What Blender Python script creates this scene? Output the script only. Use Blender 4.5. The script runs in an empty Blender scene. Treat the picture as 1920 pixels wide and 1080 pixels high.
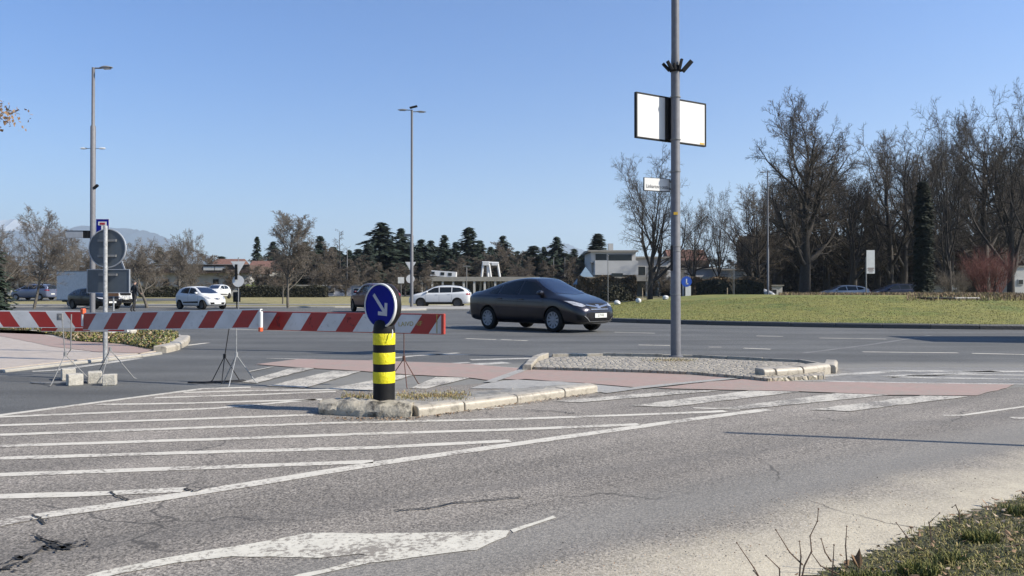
import bpy, bmesh, math, random
import numpy as np
from mathutils import Vector, Matrix, Euler
from mathutils.bvhtree import BVHTree
from mathutils.geometry import delaunay_2d_cdt
random.seed(7)
S = bpy.context.scene
COL = S.collection
R = math.radians
# ------------------------------------------------------------------ camera
CAMH, FPX, PITCH = 1.1, 1387.0, math.atan(9/1387)
cd = bpy.data.cameras.new('camera'); cam = bpy.data.objects.new('camera', cd); COL.objects.link(cam)
cam.location = (0, 0, CAMH); cam.rotation_euler = (R(90)+PITCH, 0, 0)
cd.lens = 36*FPX/1920; cd.sensor_width = 36; cd.clip_start = .05; cd.clip_end = 30000
S.camera = cam
def ray(px, py):
    u = (px-960)/FPX; v = (540-py)/FPX
    c, s = math.cos(PITCH), math.sin(PITCH)
    return Vector((u, c-v*s, s+v*c))
def G(px, py, z=0.0):
    d = ray(px, py); t = (z-CAMH)/d.z
    return (d.x*t, d.y*t)
def P(px, py, D):
    d = ray(px, py); t = D/d.y
    return Vector((d.x*t, D, CAMH+d.z*t))
def smooth(a, b, x):
    t = max(0., min(1., (x-a)/(b-a))); return t*t*(3-2*t)
def TZ(x, y):
    return -.03 + .66*smooth(53, 96, y)
# ------------------------------------------------------------------ materials
KALB = .70   # one global scale of all base colours
def new_mat(name):
    m = bpy.data.materials.new(name); m.use_nodes = True
    nt = m.node_tree; nt.nodes.clear()
    out = nt.nodes.new('ShaderNodeOutputMaterial'); b = nt.nodes.new('ShaderNodeBsdfPrincipled')
    nt.links.new(b.outputs[0], out.inputs[0])
    return m, nt, b
def N(nt, t, **k):
    n = nt.nodes.new(t)
    for a, v in k.items():
        if a in n.inputs: n.inputs[a].default_value = v
        else: setattr(n, a, v)
    return n
def coords(nt, scale=(1, 1, 1), kind='Object'):
    tc = N(nt, 'ShaderNodeTexCoord'); mp = N(nt, 'ShaderNodeMapping'); mp.inputs['Scale'].default_value = scale
    nt.links.new(tc.outputs[kind], mp.inputs[0]); return mp.outputs[0]
def noise(nt, co, scale, detail=3, rough=.55):
    n = N(nt, 'ShaderNodeTexNoise'); n.inputs['Scale'].default_value = scale
    n.inputs['Detail'].default_value = detail; n.inputs['Roughness'].default_value = rough
    nt.links.new(co, n.inputs['Vector']); return n.outputs['Fac']
def ramp(nt, fac, stops):
    r = N(nt, 'ShaderNodeValToRGB'); e = r.color_ramp.elements
    while len(e) < len(stops): e.new(.5)
    for i, (p, c) in enumerate(stops):
        e[i].position = p
        if isinstance(c, (int, float)): c = (c, c, c)
        else: c = tuple(x*KALB for x in c)
        e[i].color = (*c, 1)
    nt.links.new(fac, r.inputs[0]); return r.outputs[0]
def mixc(nt, fac, a, b, mode='MIX'):
    m = N(nt, 'ShaderNodeMix'); m.data_type = 'RGBA'; m.blend_type = mode
    ci = [i for i in m.inputs if i.type == 'RGBA']
    fi = m.inputs[0]
    if isinstance(fac, (int, float)): fi.default_value = fac
    else: nt.links.new(fac, fi)
    for s, v in zip(ci, (a, b)):
        if isinstance(v, (tuple, list)): s.default_value = (*[x*(KALB if mode == 'MIX' else 1) for x in v[:3]], 1)
        else: nt.links.new(v, s)
    return [o for o in m.outputs if o.type == 'RGBA'][0]
def mth(nt, op, a, b=None):
    m = N(nt, 'ShaderNodeMath'); m.operation = op
    for i, v in enumerate((a, b)):
        if v is None: continue
        if isinstance(v, (int, float)): m.inputs[i].default_value = v
        else: nt.links.new(v, m.inputs[i])
    return m.outputs[0]
def bump(nt, b, h, strength=.4, dist=.01):
    n = N(nt, 'ShaderNodeBump'); n.inputs['Strength'].default_value = strength; n.inputs['Distance'].default_value = dist
    nt.links.new(h, n.inputs['Height']); nt.links.new(n.outputs[0], b.inputs['Normal'])
def simple(name, c, rough=.6, metal=0, var=.15, scale=6, bmp=0, coat=0, spec=None):
    m, nt, b = new_mat(name); co = coords(nt)
    n = noise(nt, co, scale, 4)
    d = tuple(x*(1-var) for x in c); l = tuple(min(1, x*(1+var)) for x in c)
    nt.links.new(ramp(nt, n, [(.3, d), (.7, l)]), b.inputs['Base Color'])
    b.inputs['Roughness'].default_value = rough; b.inputs['Metallic'].default_value = metal
    if coat: b.inputs['Coat Weight'].default_value = coat; b.inputs['Coat Roughness'].default_value = .04
    if spec is not None: b.inputs['Specular IOR Level'].default_value = spec
    if bmp: bump(nt, b, noise(nt, co, scale*6, 3), bmp, .01)
    return m
def signed(nt, sep, p, q):
    # signed distance from the line p-q in the plane (positive to its right)
    dx, dy = q[0]-p[0], q[1]-p[1]; l = math.hypot(dx, dy); nx, ny = dy/l, -dx/l
    a = mth(nt, 'MULTIPLY', sep.outputs[0], nx); b = mth(nt, 'MULTIPLY', sep.outputs[1], ny)
    return mth(nt, 'SUBTRACT', mth(nt, 'ADD', a, b), nx*p[0]+ny*p[1])
def maprange(nt, v, a, b, c=0, d=1):
    m = N(nt, 'ShaderNodeMapRange'); m.inputs[1].default_value = a; m.inputs[2].default_value = b
    m.inputs[3].default_value = c; m.inputs[4].default_value = d; m.interpolation_type = 'SMOOTHSTEP'
    nt.links.new(v, m.inputs[0]); return m.outputs[0]
def asphalt_color(nt, co, dark, mid, light, grain=150):
    g = noise(nt, co, grain, 2, .7); v = N(nt, 'ShaderNodeTexVoronoi'); v.inputs['Scale'].default_value = grain*.55
    nt.links.new(co, v.inputs['Vector'])
    base = ramp(nt, g, [(.36, dark), (.5, mid), (.64, light)])
    stone = ramp(nt, v.outputs['Distance'], [(.0, 1.15), (.35, 1.0), (.75, .74)])
    c = mixc(nt, 1, base, stone, 'MULTIPLY')
    big = ramp(nt, noise(nt, co, .45, 5, .6), [(.3, .84), (.7, 1.14)])
    return mixc(nt, 1, c, big, 'MULTIPLY'), g
def mat_near_asphalt():
    m, nt, b = new_mat('near_asphalt'); co = coords(nt)
    c, g = asphalt_color(nt, co, (.09, .079, .068), (.28, .25, .215), (.47, .42, .362), 92)
    sep = N(nt, 'ShaderNodeSeparateXYZ'); nt.links.new(co, sep.inputs[0])
    # wheel-worn lanes running with the traffic
    rot = N(nt, 'ShaderNodeMapping'); rot.inputs['Rotation'].default_value = (0, 0, -R(38)); rot.inputs['Scale'].default_value = (1, 1, 1)
    nt.links.new(co, rot.inputs[0]); st = N(nt, 'ShaderNodeMapping'); st.inputs['Scale'].default_value = (.12, 1.5, 1)
    nt.links.new(rot.outputs[0], st.inputs[0])
    streak = ramp(nt, noise(nt, st.outputs[0], 1.0, 4, .5), [(.38, .80), (.62, 1.1)])
    c = mixc(nt, 1, c, streak, 'MULTIPLY')
    p, q = G(1130, 1080), G(1920, 862)
    d = signed(nt, sep, p, q)
    w = noise(nt, co, 1.4, 5, .6)
    d = mth(nt, 'ADD', d, mth(nt, 'MULTIPLY', mth(nt, 'SUBTRACT', w, .5), .9))
    f = maprange(nt, d, -.42, .38, 0, .86)
    fine = ramp(nt, noise(nt, co, 60, 4, .7), [(.3, (.54, .475, .355)), (.7, (.74, .66, .50))])
    patch_ = maprange(nt, noise(nt, co, 5, 6, .75), .36, .6, .78, 1.0); grit = maprange(nt, noise(nt, co, 130, 3, .7), .34, .5, .72, 1.0)
    f = mth(nt, 'MULTIPLY', mth(nt, 'MULTIPLY', f, patch_), grit)
    c = mixc(nt, f, c, fine)
    # faint sandy drift and dark tyre tracks on the lane
    for a_, b_2, w1, amt, cc in ((G(300, 1000), G(1920, 770), .16, .35, (.13, .12, .11)), (G(900, 1080), G(1920, 822), .14, .32, (.14, .13, .12)), (G(700, 985), G(1920, 795), .10, .25, (.30, .27, .23))):
        dd = mth(nt, 'ABSOLUTE', mth(nt, 'ADD', signed(nt, sep, a_, b_2), mth(nt, 'MULTIPLY', mth(nt, 'SUBTRACT', noise(nt, co, .5, 3), .5), .5)))
        c = mixc(nt, mth(nt, 'MULTIPLY', maprange(nt, dd, w1, w1*.25), mth(nt, 'MULTIPLY', noise(nt, co, 2.2, 5, .7), amt*1.6)), c, cc)
    # polished greyer wheel path next to the dust
    d2 = signed(nt, sep, G(1000, 985), G(1920, 800))
    f2 = mth(nt, 'MULTIPLY', maprange(nt, d2, -.35, .15), maprange(nt, d2, .55, .2))
    c = mixc(nt, mth(nt, 'MULTIPLY', f2, .55), c, (.235, .225, .205))
    # thin cracks
    vo = N(nt, 'ShaderNodeTexVoronoi'); vo.feature = 'DISTANCE_TO_EDGE'; vo.inputs['Scale'].default_value = .42
    wv = N(nt, 'ShaderNodeTexNoise'); wv.inputs['Scale'].default_value = 2.2; wv.inputs['Detail'].default_value = 5
    nt.links.new(co, wv.inputs['Vector']); av = N(nt, 'ShaderNodeVectorMath'); av.operation = 'ADD'
    sc = N(nt, 'ShaderNodeVectorMath'); sc.operation = 'SCALE'; sc.inputs[3].default_value = .5
    nt.links.new(wv.outputs['Color'], sc.inputs[0]); nt.links.new(co, av.inputs[0]); nt.links.new(sc.outputs[0], av.inputs[1])
    nt.links.new(av.outputs[0], vo.inputs['Vector'])
    ck = mth(nt, 'MULTIPLY', maprange(nt, vo.outputs['Distance'], .006, .001), maprange(nt, noise(nt, co, .7, 2), .5, .6))
    c = mixc(nt, mth(nt, 'MULTIPLY', ck, .7), c, (.05, .045, .04))
    nt.links.new(c, b.inputs['Base Color']); b.inputs['Roughness'].default_value = .85
    bump(nt, b, g, .55, .006); return m
def mat_far_asphalt():
    m, nt, b = new_mat('roundabout_asphalt'); co = coords(nt)
    c, g = asphalt_color(nt, co, (.052, .053, .053), (.118, .119, .116), (.205, .205, .196), 100)
    sep = N(nt, 'ShaderNodeSeparateXYZ'); nt.links.new(co, sep.inputs[0])
    st = N(nt, 'ShaderNodeMapping'); st.inputs['Scale'].default_value = (.15, .9, 1); st.inputs['Rotation'].default_value = (0, 0, R(8))
    nt.links.new(co, st.inputs[0])
    c = mixc(nt, 1, c, ramp(nt, noise(nt, st.outputs[0], 1, 4), [(.36, .74), (.64, 1.2)]), 'MULTIPLY')
    # dusty band where nobody drives, close to the crossing
    d = mth(nt, 'ADD', sep.outputs[1], mth(nt, 'MULTIPLY', noise(nt, co, .8, 4), 1.0))
    f = mth(nt, 'MULTIPLY', maprange(nt, d, 12.6, 11.6, 0, .55), maprange(nt, sep.outputs[0], -4.5, -1.5))
    c = mixc(nt, f, c, (.30, .285, .25))
    nt.links.new(c, b.inputs['Base Color']); b.inputs['Roughness'].default_value = .85
    bump(nt, b, g, .4, .005); return m
def mat_paint(name, c, under=(.17, .165, .155), wear=.5):
    m, nt, b = new_mat(name); co = coords(nt)
    a = noise(nt, co, 38, 5, .75); l = noise(nt, co, 2.3, 4, .6)
    s = mth(nt, 'ADD', mth(nt, 'MULTIPLY', a, .62), mth(nt, 'MULTIPLY', l, .38))
    f = maprange(nt, s, .5-.06-wear*.12, .5+.02-wear*.12)
    pc = ramp(nt, noise(nt, co, 9, 4), [(.3, tuple(x*.86 for x in c)), (.7, c)])
    nt.links.new(mixc(nt, f, under, pc), b.inputs['Base Color']); b.inputs['Roughness'].default_value = .75
    bump(nt, b, a, .3, .003); return m
def mat_cobble():
    m, nt, b = new_mat('cobble_paving'); co = coords(nt)
    v = N(nt, 'ShaderNodeTexVoronoi'); v.inputs['Scale'].default_value = 11.5; v.inputs['Randomness'].default_value = .55
    e = N(nt, 'ShaderNodeTexVoronoi'); e.feature = 'DISTANCE_TO_EDGE'; e.inputs['Scale'].default_value = 11.5; e.inputs['Randomness'].default_value = .55
    nt.links.new(co, v.inputs['Vector']); nt.links.new(co, e.inputs['Vector'])
    st = mixc(nt, 1, ramp(nt, v.outputs['Color'], [(.1, (.33, .285, .22)), (.9, (.56, .49, .38))]), ramp(nt, noise(nt, co, 40, 4), [(.3, .8), (.7, 1.1)]), 'MULTIPLY')
    j = maprange(nt, e.outputs['Distance'], .01, .06)
    moss = ramp(nt, noise(nt, co, 3, 4), [(.45, (.20, .17, .12)), (.6, (.24, .21, .12))])
    nt.links.new(mixc(nt, j, moss, st), b.inputs['Base Color']); b.inputs['Roughness'].default_value = .5
    bump(nt, b, maprange(nt, e.outputs['Distance'], 0, .22), .8, .015); return m
def mat_stone(name, c, stain=.5, scale=14, thr=.5, bs=.7):
    m, nt, b = new_mat(name); co = coords(nt)
    c1 = ramp(nt, noise(nt, co, scale*3, 6, .7), [(.3, tuple(x*.78 for x in c)), (.65, c)])
    f = maprange(nt, noise(nt, co, scale*.5, 6, .7), thr, thr+.18, 0, stain)
    nt.links.new(mixc(nt, f, c1, (.07, .06, .045)), b.inputs['Base Color']); b.inputs['Roughness'].default_value = .5
    bump(nt, b, noise(nt, co, scale*2, 6, .7), bs, .02); return m
def mat_grass(name, a, bb, cc, s1=.6, s2=9):
    m, nt, b = new_mat(name); co = coords(nt)
    c = ramp(nt, noise(nt, co, s1, 6, .65), [(.35, a), (.5, bb), (.68, cc)])
    c = mixc(nt, 1, c, ramp(nt, noise(nt, co, s2, 5, .7), [(.3, .55), (.7, 1.35)]), 'MULTIPLY')
    nt.links.new(c, b.inputs['Base Color']); b.inputs['Roughness'].default_value = .95
    bump(nt, b, noise(nt, co, s2*1.5, 4), .9, .06); return m
def mat_stripes(name, sx, sy, period, frac, c1, c2, off=0, dirt=.25):
    m, nt, b = new_mat(name); co = coords(nt); sep = N(nt, 'ShaderNodeSeparateXYZ'); nt.links.new(co, sep.inputs[0])
    t = mth(nt, 'ADD', mth(nt, 'ADD', mth(nt, 'MULTIPLY', sep.outputs[0], sx/period), mth(nt, 'MULTIPLY', sep.outputs[2], sy/period)), off)
    f = mth(nt, 'LESS_THAN', mth(nt, 'FRACT', mth(nt, 'ADD', t, 100)), frac)
    c = mixc(nt, f, c2, c1)
    d = maprange(nt, noise(nt, co, 22, 6, .75), .56, .7, 0, dirt)
    c = mixc(nt, d, c, (.12, .10, .09))
    c = mixc(nt, 1, c, ramp(nt, noise(nt, co, 4, 4), [(.3, .82), (.7, 1.05)]), 'MULTIPLY')
    nt.links.new(c, b.inputs['Base Color']); b.inputs['Roughness'].default_value = .45; return m
def mat_glass(name, c=(.012, .015, .018), rough=.04):
    m, nt, b = new_mat(name); b.inputs['Base Color'].default_value = (*c, 1); b.inputs['Roughness'].default_value = rough
    b.inputs['IOR'].default_value = 1.45; b.inputs['Specular IOR Level'].default_value = .35; return m
def mat_carpaint(name, c, metal=.35, rough=.34, coat=.35):
    m, nt, b = new_mat(name); co = coords(nt)
    c2 = mixc(nt, maprange(nt, noise(nt, co, 5, 5), .4, .75, 0, .02), c, (.22, .20, .17))
    nt.links.new(c2, b.inputs['Base Color']); b.inputs['Metallic'].default_value = metal; b.inputs['Roughness'].default_value = rough
    b.inputs['Coat Weight'].default_value = coat; b.inputs['Coat Roughness'].default_value = .04; b.inputs['Specular IOR Level'].default_value = .15; return m
M = {}
def mats():
    M['near_asphalt'] = mat_near_asphalt(); M['far_asphalt'] = mat_far_asphalt()
    M['paint'] = mat_paint('white_road_paint', (.72, .675, .585), (.24, .21, .18), wear=.25)
    M['paint_zebra'] = mat_paint('zebra_road_paint', (.66, .615, .53), (.22, .2, .175), wear=-.05)
    M['paint_faint'] = mat_paint('faint_road_paint', (.62, .59, .53), (.24, .23, .21), wear=-.05)
    M['arrow_paint'] = mat_paint('arrow_road_paint', (.72, .68, .58), (.28, .25, .21), wear=.1)
    M['red_path'] = mat_paint('red_cycle_paint', (.42, .295, .25), (.34, .285, .24), wear=.1)
    M['pale_concrete'] = mat_stone('pale_concrete', (.47, .44, .385), .12, 5)
    M['kerb'] = mat_stone('weathered_kerb_stone', (.54, .48, .385), .6, 12, .5, .25)
    M['kerb_dark'] = mat_stone('grey_kerb_stone', (.085, .085, .085), .5, 8)
    M['beige_pave'] = mat_stone('dusty_footway_asphalt', (.58, .49, .40), .2, 3)
    M['dusty'] = mat_stone('dusty_island_top', (.36, .33, .275), .55, 6)
    M['seam'] = mat_paint('road_seam_tar', (.24, .235, .225), (.14, .138, .134), wear=-.1); M['cobble'] = mat_cobble(); M['pale_asphalt'] = mat_stone('dusty_pale_asphalt', (.30, .275, .235), .35, 5)
    M['ground'] = mat_grass('dry_lawn', (.25, .22, .085), (.31, .265, .12), (.19, .18, .06), .25, 3)
    M['mound'] = mat_grass('green_lawn', (.135, .17, .018), (.23, .215, .04), (.10, .145, .014), .35, 4)
    M['soil'] = mat_grass('verge_soil', (.13, .105, .06), (.10, .10, .04), (.16, .13, .08), 3, 30)
    M['leafsoil'] = mat_grass('leafy_soil', (.12, .10, .05), (.10, .11, .04), (.17, .14, .09), 2, 14)
    M['galv'] = simple('galvanised_steel', (.24, .24, .24), .6, .1, .2, 25, .15)
    M['galv_white'] = simple('pale_galvanised_post', (.32, .33, .34), .6, .05, .35, 30, .1)
    M['pole'] = simple('grey_painted_pole', (.19, .19, .205), .5, 0, .12, 12, 0, 0, .25)
    M['dark_metal'] = simple('dark_metal', (.022, .022, .024), .6, .1, .3, 20, 0, 0, .25)
    M['black_plastic'] = simple('black_plastic', (.012, .012, .013), .6, 0, .25, 12, 0, 0, .2)
    M['rust'] = simple('rusty_steel', (.13, .06, .045), .8, .1, .4, 30)
    M['white_panel'] = simple('white_panel', (.82, .81, .78), .5, 0, .05, 4)
    M['white_plastic'] = simple('white_plastic', (.75, .75, .74), .5, 0, .1, 8)
    M['yellow'] = mat_stone('yellow_reflective', (1.0, .88, .0), .22, 16, .55)
    M['sticker'] = simple('yellow_sticker', (.65, .40, .03), .5)
    M['blue_sign'] = simple('blue_sign_face', (.003, .009, .23), .7, 0, .1, 7, 0, 0, .15)
    M['blue_sign_light'] = simple('bright_blue_sign_face', (.02, .10, .55), .35)
    M['red_sign'] = simple('red_sign_face', (.42, .02, .025), .4)
    M['sign_back'] = simple('grey_sign_back', (.10, .12, .14), .5, .25, .15, 5)
    M['sign_back_light'] = simple('light_sign_back', (.42, .44, .47), .5, .2, .12, 5)
    M['orange_cap'] = simple('orange_end_cap', (.75, .12, .04), .5)
    M['red_cap'] = simple('red_end_cap', (.45, .05, .035), .5)
    M['concrete_block'] = mat_stone('cast_concrete_block', (.62, .58, .50), .25, 20)
    M['ink'] = simple('black_lettering', (.015, .015, .015), .6)
    M['ochre'] = simple('ochre_scribble', (.45, .36, .08), .6)
    M['bark'] = simple('dark_bark', (.045, .036, .028), .9, 0, .4, 8, .4)
    M['bark_grey'] = simple('grey_bark', (.13, .115, .095), .9, 0, .4, 8, .4)
    M['twig'] = simple('dark_twigs', (.085, .068, .052), .9, 0, .35, .6)
    M['twig_mid'] = simple('brown_twigs', (.15, .12, .09), .9, 0, .35, .6)
    M['twig_grey'] = simple('grey_brown_twigs', (.17, .145, .12), .9, 0, .35, .6)
    M['twig_brown'] = simple('russet_twigs', (.16, .13, .10), .9, 0, .35, .6)
    M['twig_red'] = simple('red_twigs', (.17, .055, .045), .85, 0, .5, .9)
    M['conifer'] = simple('conifer_needles', (.024, .042, .024), .8, 0, .55, .7)
    M['conifer_b'] = simple('blue_green_needles', (.035, .052, .038), .8, 0, .5, .7)
    M['cypress'] = simple('cypress_foliage', (.018, .026, .011), .8, 0, .5, 1.2)
    M['hedge'] = simple('hedge_leaves', (.042, .040, .020), .8, 0, .5, 1.5)
    M['hedge_brown'] = simple('brown_hedge_leaves', (.15, .105, .06), .85, 0, .5, 1.2)
    M['bush_green'] = simple('light_green_bush', (.12, .15, .035), .8, 0, .4, 1.2)
    M['mulch'] = simple('dry_brown_stems', (.24, .17, .11), .9, 0, .4, 2)
    M['blade_a'] = simple('grass_blade_green', (.24, .225, .05), .8, 0, .35, 20)
    M['blade_b'] = simple('grass_blade_dark', (.11, .13, .025), .8, 0, .3, 20)
    M['blade_c'] = simple('grass_blade_dry', (.44, .36, .15), .85, 0, .3, 20)
    M['leaf_dry'] = simple('dry_leaf', (.28, .17, .09), .85, 0, .3, 20)
    M['leaf_pale'] = simple('pale_dry_leaf', (.50, .38, .26), .85, 0, .2, 20)
    M['leaf_ivy'] = simple('ivy_leaf', (.07, .10, .03), .7, 0, .4, 9)
    M['wall_white'] = simple('white_render_wall', (.62, .61, .58), .85, 0, .06, 1)
    M['wall_grey'] = simple('grey_render_wall', (.42, .42, .43), .85, 0, .1, 1)
    M['fascia'] = simple('concrete_fascia', (.36, .34, .30), .85, 0, .12, 1.5)
    M['roof_tile'] = simple('terracotta_roof', (.19, .095, .07), .85, 0, .3, 3)
    M['roof_brown'] = simple('brown_roof', (.09, .06, .045), .85, 0, .3, 1)
    M['brown_wood'] = simple('brown_board', (.17, .085, .04), .75, 0, .25, 8)
    M['window'] = mat_glass('window_glass', (.02, .024, .028), .08)
    M['glass'] = mat_glass('car_glass'); M['windscreen'] = mat_glass('windscreen_glass', (.012, .02, .045), .06); M['windscreen'].node_tree.nodes['Principled BSDF'].inputs['Specular IOR Level'].default_value = .5
    M['tyre'] = simple('tyre_rubber', (.014, .014, .014), .85, 0, .2, 20, 0, 0, .2)
    M['rim'] = simple('silver_wheel_trim', (.33, .33, .35), .4, .1, .08, 10)
    M['rim_dark'] = simple('dark_wheel_rim', (.05, .05, .055), .4, .4)
    M['lamp_glass'] = simple('headlamp_glass', (.60, .60, .62), .12, .35, .3, 14, 0, .6)
    M['tail'] = simple('red_tail_lamp', (.30, .015, .015), .2, 0, .2, 14, 0, .5)
    M['chrome'] = simple('chrome_trim', (.75, .75, .77), .18, .9, .05)
    M['plate'] = simple('number_plate_white', (.78, .78, .74), .45)
    M['hills'] = simple('distant_hills', (.025, .05, .07), .95, 0, .3, .002)
    M['snow'] = simple('snowy_ridge', (.5, .52, .55), .9, 0, .3, .002)
    M['tent'] = simple('blue_grey_tarpaulin', (.18, .27, .36), .7, 0, .1, 1)
    M['skin'] = simple('skin', (.55, .35, .27), .6, 0, .06, 6)
    M['hair'] = simple('dark_grey_hair', (.05, .045, .04), .8)
    M['cloth_black'] = simple('black_cloth', (.014, .014, .016), .85, 0, .3, 14)
    M['stem'] = simple('dry_plant_stem', (.16, .10, .065), .85, 0, .3, 20)
    M['pot_black'] = simple('crack_black', (.03, .028, .026), .95, 0, .4, 40)  # near-black of the potholes, cracks and litter specks
mats()
# ------------------------------------------------------------------ object helpers
def tag(o, label=None, cat=None, group=None, kind=None):
    if label: o['label'] = label
    if cat: o['category'] = cat
    if group: o['group'] = group
    if kind: o['kind'] = kind
    return o
def empty(name, loc=(0, 0, 0), rz=0, label=None, cat=None, group=None):
    o = bpy.data.objects.new(name, None); COL.objects.link(o); o.empty_display_size = .2
    o.location = loc; o.rotation_euler = (0, 0, rz); return tag(o, label, cat, group)
def link_mesh(name, me, parent=None, mat=None, smoothf=False):
    o = bpy.data.objects.new(name, me); COL.objects.link(o)
    if mat is not None and not me.materials: me.materials.append(mat)
    if parent is not None: o.parent = parent
    if smoothf and len(me.polygons): me.polygons.foreach_set('use_smooth', [True]*len(me.polygons))
    return o
def copy_tree(o, parent=None):
    c = o.copy(); COL.objects.link(c)
    if parent is not None: c.parent = parent; c.matrix_parent_inverse = Matrix()
    for ch in list(o.children): copy_tree(ch, c)
    return c
class MB:
    def __init__(s): s.v = []; s.f = []; s.mi = []
    def add(s, vs, fs, mi=0):
        n = len(s.v); s.v += [tuple(x) for x in vs]; s.f += [tuple(i+n for i in f) for f in fs]; s.mi += [mi]*len(fs); return s
    def box(s, c, d, rz=0, ry=0, rx=0, mi=0):
        m = Matrix.Translation(c) @ Euler((rx, ry, rz)).to_matrix().to_4x4()
        vs = [m @ Vector((x*d[0]/2, y*d[1]/2, z*d[2]/2)) for z in (-1, 1) for y in (-1, 1) for x in (-1, 1)]
        return s.add(vs, [(0, 2, 3, 1), (4, 5, 7, 6), (0, 1, 5, 4), (2, 6, 7, 3), (0, 4, 6, 2), (1, 3, 7, 5)], mi)
    def tube(s, pts, rad, n=8, cap=True, mi=0):
        pts = [Vector(p) for p in pts]
        if not isinstance(rad, (list, tuple)): rad = [rad]*len(pts)
        vs = []; fs = []
        for i, p in enumerate(pts):
            d = (pts[min(i+1, len(pts)-1)]-pts[max(i-1, 0)]).normalized()
            a = Vector((0, 0, 1)) if abs(d.z) < .9 else Vector((1, 0, 0))
            u = d.cross(a).normalized(); w = d.cross(u)
            for k in range(n):
                t = 2*math.pi*k/n; vs.append(p+(u*math.cos(t)+w*math.sin(t))*rad[i])
        for i in range(len(pts)-1):
            for k in range(n):
                a = i*n+k; b = i*n+(k+1) % n; fs.append((a, b, b+n, a+n))
        if cap: fs.append(tuple(range(n))[::-1]); fs.append(tuple(range((len(pts)-1)*n, len(pts)*n)))
        return s.add(vs, fs, mi)
    def lathe(s, prof, n=24, axis='z', c=(0, 0, 0), mi=0, cap=True):
        vs = []; fs = []
        for (r, h) in prof:
            for k in range(n):
                t = 2*math.pi*k/n; a, b = r*math.cos(t), r*math.sin(t)
                p = {'z': (a, b, h), 'y': (a, h, b), 'x': (h, a, b)}[axis]
                vs.append((p[0]+c[0], p[1]+c[1], p[2]+c[2]))
        for i in range(len(prof)-1):
            for k in range(n):
                a = i*n+k; b = i*n+(k+1) % n; fs.append((a, b, b+n, a+n))
        closed = prof[0] == prof[-1] or not cap
        if prof[0][0] > 1e-5 and not closed: fs.append(tuple(range(n)))
        if not closed and prof[-1][0] > 1e-5: fs.append(tuple(range((len(prof)-1)*n, len(prof)*n)))
        return s.add(vs, fs, mi)
    def prism(s, poly, z0, z1, mi=0):
        n = len(poly); vs = [(x, y, z0) for x, y in poly]+[(x, y, z1) for x, y in poly]
        fs = [tuple(range(n))[::-1], tuple(range(n, 2*n))]+[(i, (i+1) % n, (i+1) % n+n, i+n) for i in range(n)]
        return s.add(vs, fs, mi)
    def build(s, name, mat, parent=None, sm=False, bevel=0, loc=None):
        me = bpy.data.meshes.new(name); me.from_pydata(s.v, [], s.f)
        for m in (mat if isinstance(mat, (list, tuple)) else [mat]): me.materials.append(m)
        if any(s.mi): me.polygons.foreach_set('material_index', s.mi)
        bm = bmesh.new(); bm.from_mesh(me); bmesh.ops.recalc_face_normals(bm, faces=bm.faces); bm.to_mesh(me); bm.free()
        if sm:
            me.polygons.foreach_set('use_smooth', [True]*len(me.polygons))
            try: me.set_sharp_from_angle(angle=R(40))
            except Exception: pass
        o = link_mesh(name, me, parent)
        if bevel:
            b = o.modifiers.new('bevel', 'BEVEL'); b.width = bevel; b.segments = 2; b.limit_method = 'ANGLE'
        if loc: o.location = loc
        return o
def flat(name, polys, z, mat, kind='structure', jit=0, sub=.0):
    """sheets laid on the ground: polygons of world xy points"""
    bm = bmesh.new()
    for poly in polys:
        vs = [bm.verts.new((x, y, z)) for x, y in poly]
        f = bm.faces.new(vs)
    bmesh.ops.triangulate(bm, faces=[f for f in bm.faces if len(f.verts) > 4])
    for f in bm.faces:
        f.normal_update()
        if f.normal.z < 0: f.normal_flip()
    me = bpy.data.meshes.new(name); bm.to_mesh(me); bm.free()
    o = link_mesh(name, me, None, mat)
    return tag(o, kind=kind)
def ribbon(pts, w, jit=.006, step=.12, rnd=random):
    """quads along a polyline (world xy) with slightly ragged edges; returns list of polygons"""
    out = []
    dense = []
    for a, b in zip(pts[:-1], pts[1:]):
        L = math.hypot(b[0]-a[0], b[1]-a[1]); n = max(1, int(L/step))
        dense += [(a[0]+(b[0]-a[0])*i/n, a[1]+(b[1]-a[1])*i/n) for i in range(n)]
    dense.append(pts[-1])
    L_, R_ = [], []
    for i, p in enumerate(dense):
        a = dense[max(0, i-1)]; b = dense[min(len(dense)-1, i+1)]
        dx, dy = b[0]-a[0], b[1]-a[1]; l = math.hypot(dx, dy) or 1; nx, ny = -dy/l, dx/l
        h = w/2
        L_.append((p[0]+nx*(h+rnd.uniform(-jit, jit)), p[1]+ny*(h+rnd.uniform(-jit, jit))))
        R_.append((p[0]-nx*(h+rnd.uniform(-jit, jit)), p[1]-ny*(h+rnd.uniform(-jit, jit))))
    for i in range(len(dense)-1): out.append([R_[i], R_[i+1], L_[i+1], L_[i]])
    return out
def ragged(poly, jit=.012, step=.15):
    out = []
    n = len(poly)
    for i in range(n):
        a, b = poly[i], poly[(i+1) % n]; L = math.hypot(b[0]-a[0], b[1]-a[1]); k = max(1, int(L/step))
        out += [(a[0]+(b[0]-a[0])*j/k+random.uniform(-jit, jit), a[1]+(b[1]-a[1])*j/k+random.uniform(-jit, jit)) for j in range(k)]
    return out
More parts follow.
